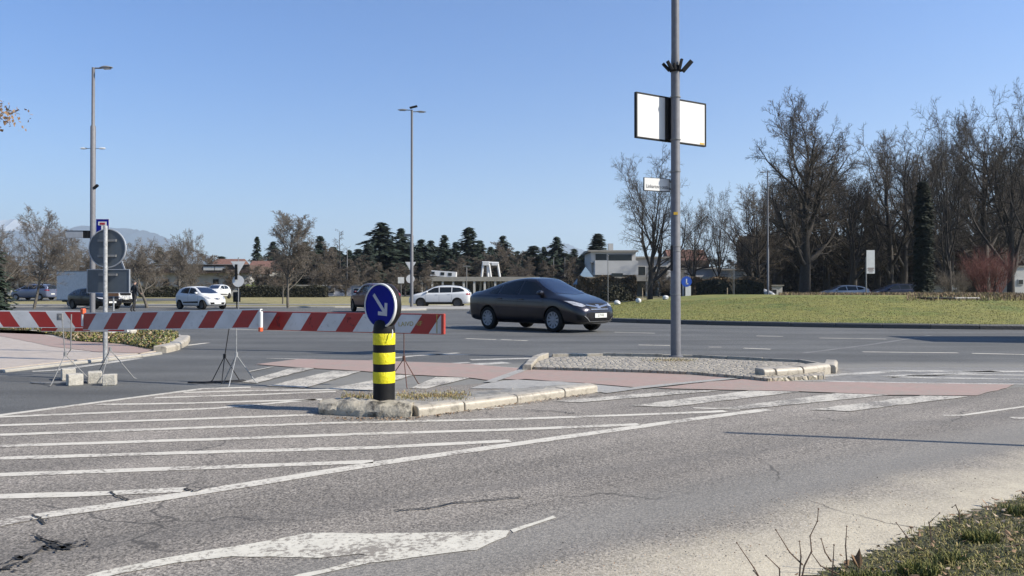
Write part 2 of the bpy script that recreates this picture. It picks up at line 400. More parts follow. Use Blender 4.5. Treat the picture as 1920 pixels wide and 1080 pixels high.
def text_mesh(txt, size, name, mat, parent, matrix, sx=1.0, ext=.001):
    cu = bpy.data.curves.new(name, 'FONT'); cu.body = txt; cu.size = size; cu.align_x = 'CENTER'; cu.align_y = 'CENTER'; cu.extrude = ext
    o = bpy.data.objects.new(name, cu); COL.objects.link(o)
    bpy.context.view_layer.update(); dg = bpy.context.evaluated_depsgraph_get()
    me = bpy.data.meshes.new_from_object(o.evaluated_get(dg)); bpy.data.objects.remove(o)
    me.transform(matrix @ Matrix.Diagonal((sx, 1, 1, 1))); me.materials.clear(); me.materials.append(mat)
    return link_mesh(name, me, parent)
FACE = Matrix.Rotation(R(90), 4, 'X')   # text plane xy -> xz, facing -y
# ================================================================== light and sky
SUN = Vector((.97, -.24, 0)).normalized()*math.cos(R(37))+Vector((0, 0, math.sin(R(37))))
ld = bpy.data.lights.new('sun', 'SUN'); ld.energy = 5.0; ld.angle = R(.53); ld.color = (1, .93, .81)
lo = bpy.data.objects.new('sun', ld); COL.objects.link(lo); lo.rotation_euler = (-SUN).to_track_quat('-Z', 'Y').to_euler()
w = bpy.data.worlds.new('World'); S.world = w; w.use_nodes = True
nt = w.node_tree; nt.nodes.clear(); wo = nt.nodes.new('ShaderNodeOutputWorld'); bg = nt.nodes.new('ShaderNodeBackground')
sky = nt.nodes.new('ShaderNodeTexSky'); sky.sky_type = 'NISHITA'; sky.sun_disc = False
sky.sun_elevation = R(37); sky.sun_rotation = math.atan2(SUN.x, SUN.y)
sky.altitude = 300; sky.air_density = 1.0; sky.dust_density = .5; sky.ozone_density = 2.4
tcw = N(nt, 'ShaderNodeTexCoord'); spw = N(nt, 'ShaderNodeSeparateXYZ'); nt.links.new(tcw.outputs['Generated'], spw.inputs[0])
K0 = KALB; KALB = 1.0
tint = mixc(nt, maprange(nt, spw.outputs[2], .02, .36), (.92, 1.03, 1.15), (.53, .90, 1.34)); KALB = K0
tn = mixc(nt, 1, sky.outputs[0], tint, 'MULTIPLY'); nt.links.new(tn, bg.inputs[0]); bg.inputs[1].default_value = .068; nt.links.new(bg.outputs[0], wo.inputs[0])
S.view_settings.view_transform = 'Standard'; S.view_settings.look = 'None'; S.view_settings.exposure = 1.0; S.view_settings.gamma = 1
# haze
hz = MB().box((0, 5500, 498), (16000, 12400, 1004)).build('haze', None); hz.data.materials.clear()
tag(hz, kind='stuff')
hm = bpy.data.materials.new('thin_air_haze'); hm.use_nodes = True; hn = hm.node_tree; hn.nodes.clear()
ho = hn.nodes.new('ShaderNodeOutputMaterial'); hv = hn.nodes.new('ShaderNodeVolumePrincipled')
hv.inputs['Color'].default_value = (.75, .88, 1, 1); hv.inputs['Density'].default_value = .00012; hv.inputs['Anisotropy'].default_value = .2
hn.links.new(hv.outputs[0], ho.inputs['Volume']); hz.data.materials.append(hm)
# ================================================================== ground sheet
ys = [-40, -20, -5, 0, 10, 20, 30, 40, 50]+list(np.arange(52, 100, 2.))+[105, 120, 160, 220, 320, 600, 1200, 2500, 5000, 9000]
xs = [-7000, -3000, -1200, -500, -250, -150, -100]+list(np.arange(-90, 91, 10.))+[100, 150, 250, 500, 1200, 3000, 7000]
mb = MB(); nx = len(xs)
mb.add([(x, y, TZ(x, y)) for y in ys for x in xs], [(j*nx+i, j*nx+i+1, (j+1)*nx+i+1, (j+1)*nx+i) for j in range(len(ys)-1) for i in range(nx-1)])
tag(mb.build('ground', M['ground'], sm=True), kind='structure')
# roads
flat('roundabout_road', [[(-60, -14), (60, -14), (60, 54), (-60, 54)]], 0, M['far_asphalt'])
gl = [(-30, -12), G(-2200, 1400), G(-600, 862), G(0, 781), G(380, 731), G(470, 727), G(700, 733), G(930, 718), G(1200, 730), G(1500, 737), G(1690, 744), G(1830, 742),
      G(1890, 728), G(2300, 700), (30, 14), (30, -12)]
gl = [(-30, -12), (-30, 2.0), (-12, 2.2)]+gl[2:]
flat('near_road', [gl], .004, M['near_asphalt'])
# far roads behind the mound and by the parked van, draped on the terrain
def drape(name, x0, x1, y0, y1, dz, mat):
    mb = MB(); n = 14
    mb.add([(x0+(x1-x0)*i/6, y0+(y1-y0)*j/n, TZ(0, y0+(y1-y0)*j/n)+dz) for j in range(n+1) for i in range(7)],
           [(j*7+i, j*7+i+1, j*7+i+8, j*7+i+7) for j in range(n) for i in range(6)])
    return tag(mb.build(name, mat), kind='structure')
drape('side_road', -60, -27.5, 54, 62, .034, M['far_asphalt'])
drape('avenue_road', 12, 90, 56, 72, .03, M['far_asphalt'])
drape('car_park', -30, 60, 96, 135, .03, M['far_asphalt'])
drape('car_park_lane', -60, -32, 74, 82, .03, M['far_asphalt'])
drape('rear_footway', -60, -10, 62.6, 64.2, .045, M['pale_concrete'])
# ================================================================== road markings
Z1, Z2, Z3 = .007, .010, .013
def GP(l): return [G(*p) for p in l]
mk = []
mk += ribbon(GP([(-60, 1000), (0, 984), (60, 972), (180, 955), (400, 921), (700, 872), (940, 838), (1200, 801), (1300, 787), (1439, 769)]), .115)
mk += ribbon([(-6.6, 3.2), G(-40, 786), G(0, 780), G(240, 748), G(380, 730), G(470, 727)], .11)
hat = [[(-260, 800), (0, 783), (400, 767), (592, 750)], [(-500, 822), (0, 799), (360, 787), (587, 779)],
       [(-500, 842), (0, 817), (300, 806), (600, 795), (965, 787), (1300, 775), (1360, 772)], [(-600, 872), (0, 838), (400, 825), (700, 814.5), (965, 806.7), (1198, 797)],
       [(-700, 915), (0, 861), (400, 849), (700, 841), (957, 828)], [(-500, 930), (0, 892), (400, 878), (650, 869), (700, 867)],
       [(-400, 970), (0, 933), (200, 927), (345, 920)],
       [(180, 760), (360, 757), (604, 750)], [(290, 747), (480, 741), (630, 735)], [(345, 737), (500, 733), (700, 731)]]
for h in hat: mk += ribbon(GP(h), .098)
mk += ribbon(GP([(1300, 766), (1387, 768.5)]), .06)+ribbon(GP([(1768, 780), (1804, 780), (1925, 763)]), .05)+ribbon(GP([(1897, 785), (1990, 785)]), .10)
mk += ribbon(GP([(800, 777), (880, 769), (980, 762)]), .05)
flat('hatch_markings', mk, Z1, M['paint'])
ze = [[(463, 697.5), (508, 689), (514, 688.5), (470, 698)],
      [(453, 718), (482, 719), (592, 691), (550, 690.5)], [(500, 725), (572, 728.5), (678, 697), (625, 696)],
      [(612, 731), (690, 733), (772, 704.5), (750, 704)], [(768, 729.5), (800, 730), (882, 709.5), (818, 708)],
      [(1035, 754), (1090, 756), (1349, 734), (1290, 732.5)], [(1183, 762), (1255, 765), (1500, 736), (1404, 734)],
      [(1342, 768), (1403, 768.5), (1668, 742), (1568, 739)], [(1516, 770), (1592, 773), (1817, 745), (1729, 743)]]
flat('zebra_crossing', [ragged(GP(z)) for z in ze], Z2, M['paint_zebra'])
fa = []
for l, w_ in (([(1536, 706), (1681, 696), (1925, 697)], .2), ([(1662, 707), (1780, 701), (1870, 697)], .22), ([(1662, 707.5), (1925, 711.5)], .16), ([(1440, 713), (1640, 717), (1925, 721)], .09),
              ([(1700, 705), (1800, 703), (1925, 704)], .10),
              ([(742, 663), (880, 666)], .12), ([(882, 675), (1000, 672)], .22), ([(888, 684), (950, 680)], .3), ([(700, 676), (770, 668), (860, 662)], .16), ([(500, 672), (580, 674), (860, 682), (975, 691)], .07),
              ([(760, 686), (880, 680)], .12), ([(60, 697), (110, 694), (260, 672)], .18)):
    fa += ribbon(GP(l), w_, .01, .3)
flat('dusty_road_edge', [ragged(GP([(1560, 690), (1700, 688), (2100, 690), (2100, 716), (1900, 721.5), (1455, 715), (1480, 708)]), .05)], .0015, M['pale_asphalt'])
flat('edge_lines', fa, .004, M['paint_faint'])
da = []
for l in ([(1418, 630), (1468, 631)], [(1536, 634), (1662, 636)], [(1329, 651), (1352, 651)], [(1394, 653), (1445, 655)], [(1618, 660), (1797, 662)], [(1823, 663), (1925, 665)], [(1152, 623), (1228, 625)],
          [(1197, 647), (1256, 648)], [(873, 635), (930, 637)], [(939, 637), (989, 639)], [(840, 612), (888, 613)], [(350, 648), (390, 643)], [(430, 617), (560, 621)]):
    da += ribbon(GP(l), .13, .01, .4)
flat('lane_dashes', da, .004, M['paint'])
flat('road_seam', ribbon(GP([(1507, 662), (1620, 648), (1745, 629)]), .10, .01, .4), .0025, M['seam'])
flat('cycle_path', [ragged(GP(q), .01) for q in (
    [(480, 684), (560, 674), (700, 677), (875, 683), (976, 692), (925, 715), (875, 709), (772, 704), (680, 697), (560, 690)],
    [(995, 694), (1300, 703), (1394, 712), (1197, 728), (1090, 719), (945, 712), (981, 693)],
    [(1400, 709), (1455, 716), (1700, 719.5), (1900, 722), (1888, 729), (1830, 743), (1671, 742), (1494, 735), (1300, 731), (1230, 729)])], Z2, M['red_path'])
flat('flush_kerb', ribbon(GP([(917, 718), (985, 693), (1002, 684)]), .14, .006)+ribbon(GP([(1130, 738), (1197, 729), (1290, 719), (1405, 708)]), .13, .006), Z3, M['pale_concrete'])
flat('pale_crossing_slab', [ragged(GP([(880, 730), (925, 717), (985, 712), (1090, 720), (1190, 729), (1125, 738), (1050, 731)]), .01)], Z2, M['pale_concrete'])
ar = [[(110, 1100), (175, 1077), (340, 1043), (510, 1015), (576, 1002), (700, 1003), (819, 1001), (928, 996), (957, 997), (946, 1010), (892, 1033), (819, 1042), (695, 1059), (662, 1066), (560, 1088), (500, 1100),
       (560, 1080), (640, 1063), (690, 1043), (673, 1041), (600, 1048), (547, 1048), (437, 1046), (328, 1059), (220, 1080), (140, 1100)],
      [(961, 1001), (955, 996), (1038, 970), (1043, 973)]]
flat('lane_arrow', [ragged(GP(a), .006, .08) for a in ar], Z1, M['arrow_paint'])
# potholes and cracks in the foreground
random.seed(3)
pt = []
for (x, y, n, s) in ((112, 1026, 7, 14), (75, 1022, 5, 9), (40, 1052, 6, 12), (150, 1022, 4, 7), (20, 1068, 5, 9), (70, 975, 3, 5), (100, 1035, 5, 10)):
    for k in range(n):
        cx, cy = x+random.uniform(-22, 22), y+random.uniform(-7, 7)
        pt.append(GP([(cx+math.cos(a)*s*random.uniform(.25, .8), cy+math.sin(a)*s*.3*random.uniform(.3, 1)) for a in np.arange(0, 6.28, .9)]))
cr = []
for l in ([(0, 1062), (30, 1052), (66, 1040), (100, 1022)], [(205, 925), (222, 935), (245, 942)], [(345, 919), (362, 925), (380, 921)], [(60, 968), (75, 975), (84, 988)], [(60, 1005), (100, 1022), (150, 1028), (160, 1022)],
          [(985, 770), (1060, 775), (1080, 778)], [(740, 960), (790, 958), (860, 945), (1000, 935)], [(0, 1075), (14, 1066), (40, 1058)]):
    q = []
    for a, b in zip(l[:-1], l[1:]):
        for k in range(6): t = k/6; q.append((a[0]+(b[0]-a[0])*t+random.uniform(-2, 2), a[1]+(b[1]-a[1])*t+random.uniform(-1.2, 1.2)))
    cr += ribbon(GP(q), .012, .005, .05)
flat('road_cracks', pt+cr, .0118, M['pot_black'])
# ================================================================== traffic islands
def kerb_stones(name, line, w, h, L, mat, z0=0, gap=.006, rnd=.006, seed=1):
    """kerb of separate rounded stones following a line"""
    random.seed(seed); mb = MB(); pts = [Vector((*p, 0)) for p in line]; d = []
    for a, b in zip(pts[:-1], pts[1:]):
        n = max(1, round((b-a).length/L))
        for i in range(n):
            p, q = a+(b-a)*i/n, a+(b-a)*(i+1)/n; c = (p+q)/2; t = (q-p); ang = math.atan2(t.y, t.x)
            l = t.length-gap; hh = h+random.uniform(-rnd, rnd)
            prof = [(-w/2, z0-.05), (-w/2, z0+hh*.72), (-w/2+w*.09, z0+hh*.93), (-w/2+w*.25, z0+hh), (w/2, z0+hh+.002), (w/2, z0-.05)]
            ca, sa = math.cos(ang), math.sin(ang); vs = []
            for e in (-l/2, l/2):
                for (u, z) in prof: vs.append((c.x+e*ca-u*sa, c.y+e*sa+u*ca, z+random.uniform(-.0015, .0015)))
            k = len(prof); mb.add(vs, [tuple(range(k))[::-1], tuple(range(k, 2*k))]+[(i2, (i2+1) % k, (i2+1) % k+k, i2+k) for i2 in range(k)])
    o = mb.build(name, mat, bevel=.012); return tag(o, kind='structure')
def island(name, poly, z, mat, bumps=.008, res=.12):
    """filled top with slight unevenness"""
    vs = [Vector(p) for p in poly]; xs_ = [p.x for p in vs]; ys_ = [p.y for p in vs]; dense = []
    n = len(vs)
    for i in range(n):
        a, b = vs[i], vs[(i+1) % n]; k = max(1, int((b-a).length/res)); dense += [a+(b-a)*j/k for j in range(k)]
    m = len(dense); pts = list(dense)
    def inside(x, y):
        c = False; j = n-1
        for i in range(n):
            if (vs[i].y > y) != (vs[j].y > y) and x < (vs[j].x-vs[i].x)*(y-vs[i].y)/(vs[j].y-vs[i].y)+vs[i].x: c = not c
            j = i
        return c
    for x in np.arange(min(xs_), max(xs_), res):
        for y in np.arange(min(ys_), max(ys_), res):
            if inside(x, y): pts.append(Vector((x, y)))
    r = delaunay_2d_cdt(pts, [], [list(range(m))], 1, 1e-5)
    zz = [z+(random.uniform(-bumps, bumps) if i >= m else -.004) for i in range(len(r[0]))]
    mb = MB(); mb.add([(p.x, p.y, q) for p, q in zip(r[0], zz)], r[2])
    k = len(mb.v); mb.add([(p.x, p.y, z-.004) for p in dense]+[(p.x, p.y, -.05) for p in dense], [(i, (i+1) % m, (i+1) % m+m, i+m) for i in range(m)])
    return tag(mb.build(name, mat, sm=False), kind='structure')
# small island with the bollard: real kerb line, height .12
front = GP([(640, 784), (700, 786), (772, 783), (860, 772), (960, 758), (1050, 746), (1112, 737)])
nose = GP([(640, 784), (598, 776), (604, 768)])
off = lambda p, d: (p[0], p[1]+d)
back = [G(1100, 729, .03), G(880, 732, .10), G(747, 731, .11), G(655, 742, .12), G(612, 752, .12)]
kerb_stones('island_kerb', [off(p, .09) for p in front[2:]], .17, .088, .62, M['kerb'], seed=2)
island('island_top', [off(p, .17) for p in front[::-1]]+[(G(620, 778)[0]+.05, G(620, 778)[1]+.1)]+back[::-1][0:1]+back[::-1][1:], .092, M['dusty'], .012)
# rough round nose stone
mb = MB(); random.seed(5)
A = Vector((*G(596, 777), 0)); B = Vector((*G(770, 784), 0)); nn = 22; ring = []
for i in range(nn+1):
    t = i/nn; p = A.lerp(B, t); bow = math.sin(t*math.pi)*.05
    wv_ = .30*min(1, .5+t*3)
    hh = .135*min(1, .82+t*.6)-.015*t
    prof = [(0, -.02), (-.012, hh*.45), (.02, hh*.85), (.06, hh), (wv_*.6, hh+.006), (wv_, hh-.01), (wv_+.02, -.02)]
    ring.append([(p.x+random.uniform(-.006, .006), p.y-bow+u+random.uniform(-.016, .016), z+random.uniform(-.012, .010)) for u, z in prof])
k = 7; vs = [v for r_ in ring for v in r_]
mb.add(vs, [(i*k+j, (i+1)*k+j, (i+1)*k+j+1, i*k+j+1) for i in range(nn) for j in range(k-1)]+[tuple(range(k)), tuple(range(nn*k, nn*k+k))])
tag(mb.build('nose_kerb', mat_stone('mossy_kerb_stone', (.56, .50, .39), .95, 14, .45), sm=True), kind='structure')
# cobbled island with the tall pole
ci = [G(1000, 694), G(1150, 698), G(1300, 704), G(1395, 712), G(1440, 709, .05), G(1545, 699, .08), G(1548, 684, .1), G(1500, 673, .1), G(1300, 664.5, .1), G(1130, 661.5, .1), G(1035, 663, .1), G(1008, 671, .1)]
island('cobbled_island', ci, .05, M['cobble'], .006, .16)
kerb_stones('cobbled_island_kerb', [(p[0]+a, p[1]+b) for (p, a, b) in ((G(1428, 711.5), 0, .09), (G(1450, 710.5), 0, .09), (G(1500, 707), 0, .09), (G(1555, 701), -.03, .09))], .2, .135, .58, M['kerb'], seed=4)
kerb_stones('cobbled_island_end_kerb', [G(1556, 700), G(1560, 690)], .16, .12, .3, M['kerb'], seed=9)
kerb_stones('cobbled_island_back_kerb', [G(1550, 684, .05), G(1500, 675, .05), G(1300, 666, .05), G(1130, 663, .05), G(1035, 665, .05)], .07, .058, .6, M['kerb'], seed=6)
kerb_stones('cobbled_island_side_kerb', [G(1022, 667, .03), G(1003, 676, .02), G(988, 695, 0)], .13, .085, .45, M['kerb'], seed=8)
# splitter island under the far double lamp
sp = [G(735, 583), G(800, 582), G(895, 582), G(885, 575.5), G(745, 575.5)]
tag(MB().prism(sp, -.02, .12).build('splitter_island', M['pale_concrete'], bevel=.03), kind='structure')
# ================================================================== left footway
fw = [G(345, 640, .03), G(338, 650, .04), G(300, 657, .04), G(262, 662, .04), G(130, 676, .04), G(0, 691, .04), (-8.2, 5), (-11, -4), (-60, -4), (-60, 33), (-26, 25.5), (-9.4, 19.6), G(338, 627, .04)]
o = tag(MB().prism(fw, -.05, .04).build('footway', M['beige_pave']), kind='structure')
rp = GP_ = [G(x, y, .04) for x, y in ((40, 619), (110, 634), (190, 641), (292, 656), (262, 662.5), (180, 660), (100, 650), (20, 634), (-60, 618))]
flat('footway_cycle_path', [ragged(rp, .02)], .045, M['red_path'])
wd = [G(x, y, .04) for x, y in ((20, 613), (100, 628), (140, 640), (230, 645), (292, 657), (318, 652), (334, 640), (333, 628))]+[(-9.6, 19.2), (-26, 25.0)]
flat('leafy_wedge', [wd], .05, M['leafsoil'])
kerb_stones('footway_kerb', [G(0, 692, .05), G(130, 677.5, .05), G(262, 664, .05), G(300, 659, .05)], .10, .043, .8, M['pale_concrete'], seed=3)
kerb_stones('wedge_kerb', [G(300, 659, .03), G(322, 654, .03), G(340, 645, .03), G(346, 636, .03)], .24, .13, .45, M['kerb'], seed=12)
# far kerbs
kerb_stones('far_kerb', [(-60, 54.1), (-13, 54.1), (-9, 55.5), (-5, 60)], .18, .13, 1.6, M['pale_concrete'], seed=3)
# ================================================================== roundabout mound
MC, MR = Vector((18, 42.2)), 20.4
def MZ(x, y):
    r = math.hypot(x-MC.x, y-MC.y); d = MR-.2-r
    a = (.30+.62*smooth(3, 14, x))
    return .14+a*smooth(0, 12, d)*.92
mb = MB(); nr, na = 26, 128; vs = [(MC.x, MC.y, MZ(*MC))]
for i in range(1, nr+1):
    for k in range(na):
        t = 2*math.pi*k/na; r = (MR-.18)*i/nr; x, y = MC.x+r*math.cos(t), MC.y+r*math.sin(t); vs.append((x, y, MZ(x, y)))
fs = [(0, 1+k, 1+(k+1) % na) for k in range(na)]
for i in range(nr-1):
    for k in range(na):
        a = 1+i*na+k; b = 1+i*na+(k+1) % na; fs.append((a, a+na, b+na, b))
mb.add(vs, fs); tag(mb.build('roundabout_lawn', M['mound'], sm=True), kind='structure')
kerb_stones('roundabout_kerb', [(MC.x+(MR-.08)*math.cos(t), MC.y+(MR-.08)*math.sin(t)) for t in np.linspace(0, math.pi*2, 97)], .17, .15, 1.2, M['kerb_dark'], seed=3)
# ================================================================== verge at the lower right
vline = [G(1440, 1100), G(1500, 1078), G(1640, 1028), G(1760, 972), G(1850, 946), G(1925, 926), G(2200, 880), G(2900, 800)]
vline = [(-.6, .8)]+[vline[0]]+vline[1:]+[(14, 9), (14, -8), (-1.5, -8)]
def pip(x, y, poly):
    c = False; j = len(poly)-1
    for i in range(len(poly)):
        (xi, yi), (xj, yj) = poly[i], poly[j]
        if (yi > y) != (yj > y) and x < (xj-xi)*(y-yi)/(yj-yi)+xi: c = not c
        j = i
    return c
def edge_dist(x, y, poly):
    b = 1e9
    for (ax, ay), (bx, by) in zip(poly[:-4], poly[1:-3]):
        dx, dy = bx-ax, by-ay; t = max(0, min(1, ((x-ax)*dx+(y-ay)*dy)/(dx*dx+dy*dy))); b = min(b, math.hypot(x-ax-dx*t, y-ay-dy*t))
    return b
def VZ(x, y):
    return .004+.10*smooth(0, .9, edge_dist(x, y, vline))+.012*math.sin(x*9+y*4)*math.cos(y*11-x*3)*smooth(0, .3, edge_dist(x, y, vline))
mb = MB(); res = .04; idx = {}
gx = np.arange(-1.4, 6.2, res); gy = np.arange(-.6, 6.6, res)
for i, x in enumerate(gx):
    for j, y in enumerate(gy):
        if pip(x, y, vline): idx[(i, j)] = len(mb.v); mb.v.append((x, y, VZ(x, y)))
for (i, j) in list(idx):
    q = [(i, j), (i+1, j), (i+1, j+1), (i, j+1)]
    if all(a in idx for a in q): mb.f.append(tuple(idx[a] for a in q)); mb.mi.append(0)
tag(mb.build('verge', M['soil'], sm=True), kind='structure')
def blades(name, pts, h0, h1, wd_, mats_, probs, lean=.5, seed=1, kind='stuff', clump=None):
    rng = np.random.default_rng(seed); n = len(pts); pts = np.array(pts)
    h = rng.uniform(h0, h1, n); a = rng.uniform(0, 6.283, n); l = rng.uniform(0, lean, n); la = rng.uniform(0, 6.283, n)
    ww = rng.uniform(.6, 1.3, n)*wd_
    dx, dy = np.cos(a)*ww/2, np.sin(a)*ww/2
    v = np.zeros((n, 5, 3))
    v[:, 0] = pts-np.stack([dx, dy, 0*dx], 1); v[:, 1] = pts+np.stack([dx, dy, 0*dx], 1)
    mid = pts+np.stack([np.cos(la)*l*h*.35, np.sin(la)*l*h*.35, h*.6], 1)
    v[:, 2] = mid+np.stack([dx*.7, dy*.7, 0*dx], 1); v[:, 3] = mid-np.stack([dx*.7, dy*.7, 0*dx], 1)
    v[:, 4] = pts+np.stack([np.cos(la)*l*h, np.sin(la)*l*h, h*(1-.3*l)], 1)
    base = np.arange(n)*5
    loops = np.stack([base, base+1, base+2, base+3, base+3, base+2, base+4], 1).ravel()
    starts = np.stack([np.arange(n)*7, np.arange(n)*7+4], 1).ravel(); tot = np.tile([4, 3], n)
    me = bpy.data.meshes.new(name); me.vertices.add(n*5); me.vertices.foreach_set('co', v.ravel())
    me.loops.add(n*7); me.loops.foreach_set('vertex_index', loops.astype(np.int32))
    me.polygons.add(n*2); me.polygons.foreach_set('loop_start', starts.astype(np.int32))
    mi = rng.choice(len(mats_), n, p=probs); me.polygons.foreach_set('material_index', np.repeat(mi, 2).astype(np.int32))
    for m in mats_: me.materials.append(m)
    me.update(calc_edges=True); me.validate()
    return tag(link_mesh(name, me), kind=kind)
rng = np.random.default_rng(4); pts = []
while len(pts) < 120000:
    x, y = rng.uniform(-.5, 5.6), rng.uniform(1.2, 5.8)
    if pip(x, y, vline):
        e = edge_dist(x, y, vline)
        nz = math.sin(x*5.1+1.3*math.sin(y*4))*math.cos(y*5.7+x)
        if rng.uniform() < min(1, .15+e*4)*(.55+.45*nz): pts.append((x, y, VZ(x, y)-.005))
blades('verge_grass', pts, .008, .032, .0045, [M['blade_a'], M['blade_b'], M['blade_c']], [.42, .14, .44], 1.6, 2)
# tall tufts
pts = []
for (px, py, n, r) in ((1838, 1003, 500, .07), (1722, 1062, 400, .07), (1650, 1075, 200, .06), (1905, 945, 150, .06), (1600, 1070, 150, .05), (1780, 1040, 200, .06)):
    c = G(px, py, .06)
    for k in range(n):
        a, q = rng.uniform(0, 6.28), r*math.sqrt(rng.uniform()); x, y = c[0]+q*math.cos(a), c[1]+q*math.sin(a); pts.append((x, y, VZ(x, y)-.005))
blades('verge_tufts', pts, .03, .07, .005, [M['blade_b'], M['blade_a']], [.6, .4], .8, 3)
def leaves(name, pts, s0, s1, mats_, probs, seed=1, kind='stuff', tilt=.6):
    rng = np.random.default_rng(seed); mb = MB()
    for p in pts:
        s = rng.uniform(s0, s1); rot = Euler((rng.uniform(-tilt, tilt), rng.uniform(-tilt, tilt), rng.uniform(0, 6.28))).to_matrix()
        q = [rot @ Vector(v)*s for v in ((-.5, 0, .12), (-.1, -.28, 0), (.5, 0, .15), (-.1, .28, .03))]
        mb.add([Vector(p)+v for v in q], [(0, 1, 2), (0, 2, 3)], int(rng.choice(len(mats_), p=probs)))
    return tag(mb.build(name, mats_), kind=kind)
pts = []
while len(pts) < 1500:
    x, y = rng.uniform(.3, 5), rng.uniform(2, 5.5)
    if pip(x, y, vline): pts.append((x, y, VZ(x, y)+.02))
leaves('fallen_leaves', pts, .01, .045, [M['leaf_dry'], M['leaf_pale']], [.65, .35], 5)
pts = []
for k in range(700):
    t = rng.uniform(0, 1); x, y = G(1000+900*t, 1080-170*t+rng.uniform(-60, 60)); 
    if not pip(x, y, vline): pts.append((x, y, .012))
leaves('road_litter', pts, .004, .012, [M['leaf_dry'], M['pot_black']], [.5, .5], 6)
# mound lawn blades and wedge leaves
pts = []
while len(pts) < 70000:
    t = rng.uniform(math.pi*.9, math.pi*1.9); r = (MR-.25)*math.sqrt(rng.uniform(.25, 1)); x, y = MC.x+r*math.cos(t), MC.y+r*math.sin(t)
    if abs(x/y) < .85: pts.append((x, y, MZ(x, y)-.01))
blades('lawn_grass', pts, .02, .05, .02, [M['blade_a'], M['blade_b'], M['blade_c']], [.58, .27, .15], 1.2, 7)
pts = []
while len(pts) < 16000:
    x, y = rng.uniform(-15, -5.8), rng.uniform(11, 22)
    if pip(x, y, wd): pts.append((x, y, .05+rng.uniform(0, .10)))
leaves('ground_ivy', pts, .03, .09, [M['leaf_ivy'], M['blade_a'], M['leaf_pale'], M['leaf_dry']], [.42, .26, .15, .17], 8, tilt=1.1)
# dry weeds on the islands
pts = []
for k in range(1500):
    t = rng.uniform(); c = G(745+130*t+rng.normal()*6, 741-2*t+rng.normal()*4, .105); pts.append((c[0], c[1], .088))
for k in range(500):
    c = G(1262+rng.normal()*26, 671.5+rng.normal()*1.5, .085); pts.append((c[0], c[1], .048))
for k in range(700):
    t = rng.uniform(); c = G(640+90*t, 744+rng.normal()*4+4*t, .09); pts.append((c[0], c[1], .088))
blades('island_weeds', pts, .01, .04, .006, [M['blade_c'], M['leaf_dry'], M['blade_b']], [.5, .3, .2], 1.4, 9)
pts = []
for k in range(400):
    t = rng.uniform(); x = 600+175*t if rng.uniform() < .35 else 775+330*rng.uniform()
    y = 785 if x < 775 else 785-(x-775)*.142
    c = G(x, y+abs(rng.normal())*2.5); pts.append((c[0], c[1]-.01, .012))
leaves('kerb_litter', pts, .01, .035, [M['leaf_dry'], M['pot_black'], M['leaf_pale']], [.5, .3, .2], 11)
# ================================================================== guide bollard
bx, by = G(720, 752, .105)
bo = empty('guide_bollard', (bx, by, .086), 0, 'black and yellow striped bollard with a round blue arrow sign on the kerbed island nose', 'bollard')
r = .099
MB().lathe([(r, 0), (r, .19)], 40).build('base_sleeve', M['black_plastic'], bo, True)
z = .19
for i in range(3):
    MB().lathe([(r+.002, z), (r+.003, z+.004), (r+.003, z+.099), (r+.002, z+.103)], 40).build('yellow_band', M['yellow'], bo, True)
    z += .103
    if i < 2: MB().lathe([(r, z), (r, z+.072)], 40).build('black_band', M['black_plastic'], bo, True); z += .072
MB().lathe([(r, z), (r, z+.045), (r*.93, z+.085), (r*.8, z+.11), (.05, z+.125), (0, z+.126)], 40).build('neck', M['black_plastic'], bo, True)
zs = 1.1+(549-567)*-1/207*1-.10
zs = .90+.0
sa = math.atan2(-.72, -.69)
sg = empty('round_sign', (0, 0, .895)); sg.parent = bo; sg.rotation_euler = (0, 0, sa+math.pi/2)   # local -y... sign faces local -y after turn
sg.rotation_euler = (0, 0, -R(37))
mb = MB(); mb.lathe([(.185, -.045), (.2, -.038), (.205, 0), (.2, .025), (.17, .038), (0, .042)], 48, 'y'); mb.build('sign_housing', M['black_plastic'], sg, True)
MB().lathe([(.192, -.058), (.203, -.058), (.206, -.05), (.206, -.036), (.192, -.036), (.192, -.058)], 56, 'y').build('sign_rim', M['white_plastic'], sg, True)
MB().lathe([(0, -.052), (.193, -.052), (.193, -.04)], 56, 'y').build('sign_face', M['blue_sign'], sg, False)
def arrow_mesh(s, y):
    q = [(-.022, .62), (.10, .70), (.0, 0)]
    # arrow pointing down then turned
    pts = [(-.085, .62), (.085, .62), (.085, -.18), (.30, .03), (.42, -.10), (0, -.52), (-.42, -.10), (-.30, .03), (-.085, -.18)]
    a = R(40); out = []
    for x, z_ in pts:
        X, Z = x*s, z_*s; out.append((X*math.cos(a)-Z*math.sin(a), X*math.sin(a)+Z*math.cos(a)))
    return out
pts = [(-.072, .62), (.072, .62), (.072, -.26), (.26, -.07), (.37, -.18), (0, -.55), (-.37, -.18), (-.26, -.07), (-.072, -.26)]
a = R(42); ap = [(x*.225*math.cos(a)-zz*.225*math.sin(a)+.01, x*.225*math.sin(a)+zz*.225*math.cos(a)) for x, zz in pts]
n = len(ap); mb = MB(); mb.add([(x, -.0535, z_) for x, z_ in ap]+[(x, -.0515, z_) for x, z_ in ap], [tuple(range(n)), tuple(range(n, 2*n))[::-1]]+[(i, (i+1) % n, (i+1) % n+n, i+n) for i in range(n)])
mb.build('arrow', simple('grey_white_arrow', (.50, .50, .54), .5), sg)
mb = MB(); mb.tube([(.09, -.085, .68), (.095, -.10, .66), (.09, -.107, .62), (.075, -.11, .59)], [.003, .006, .005, .002], 6); mb.build('torn_tape', M['white_plastic'], bo)

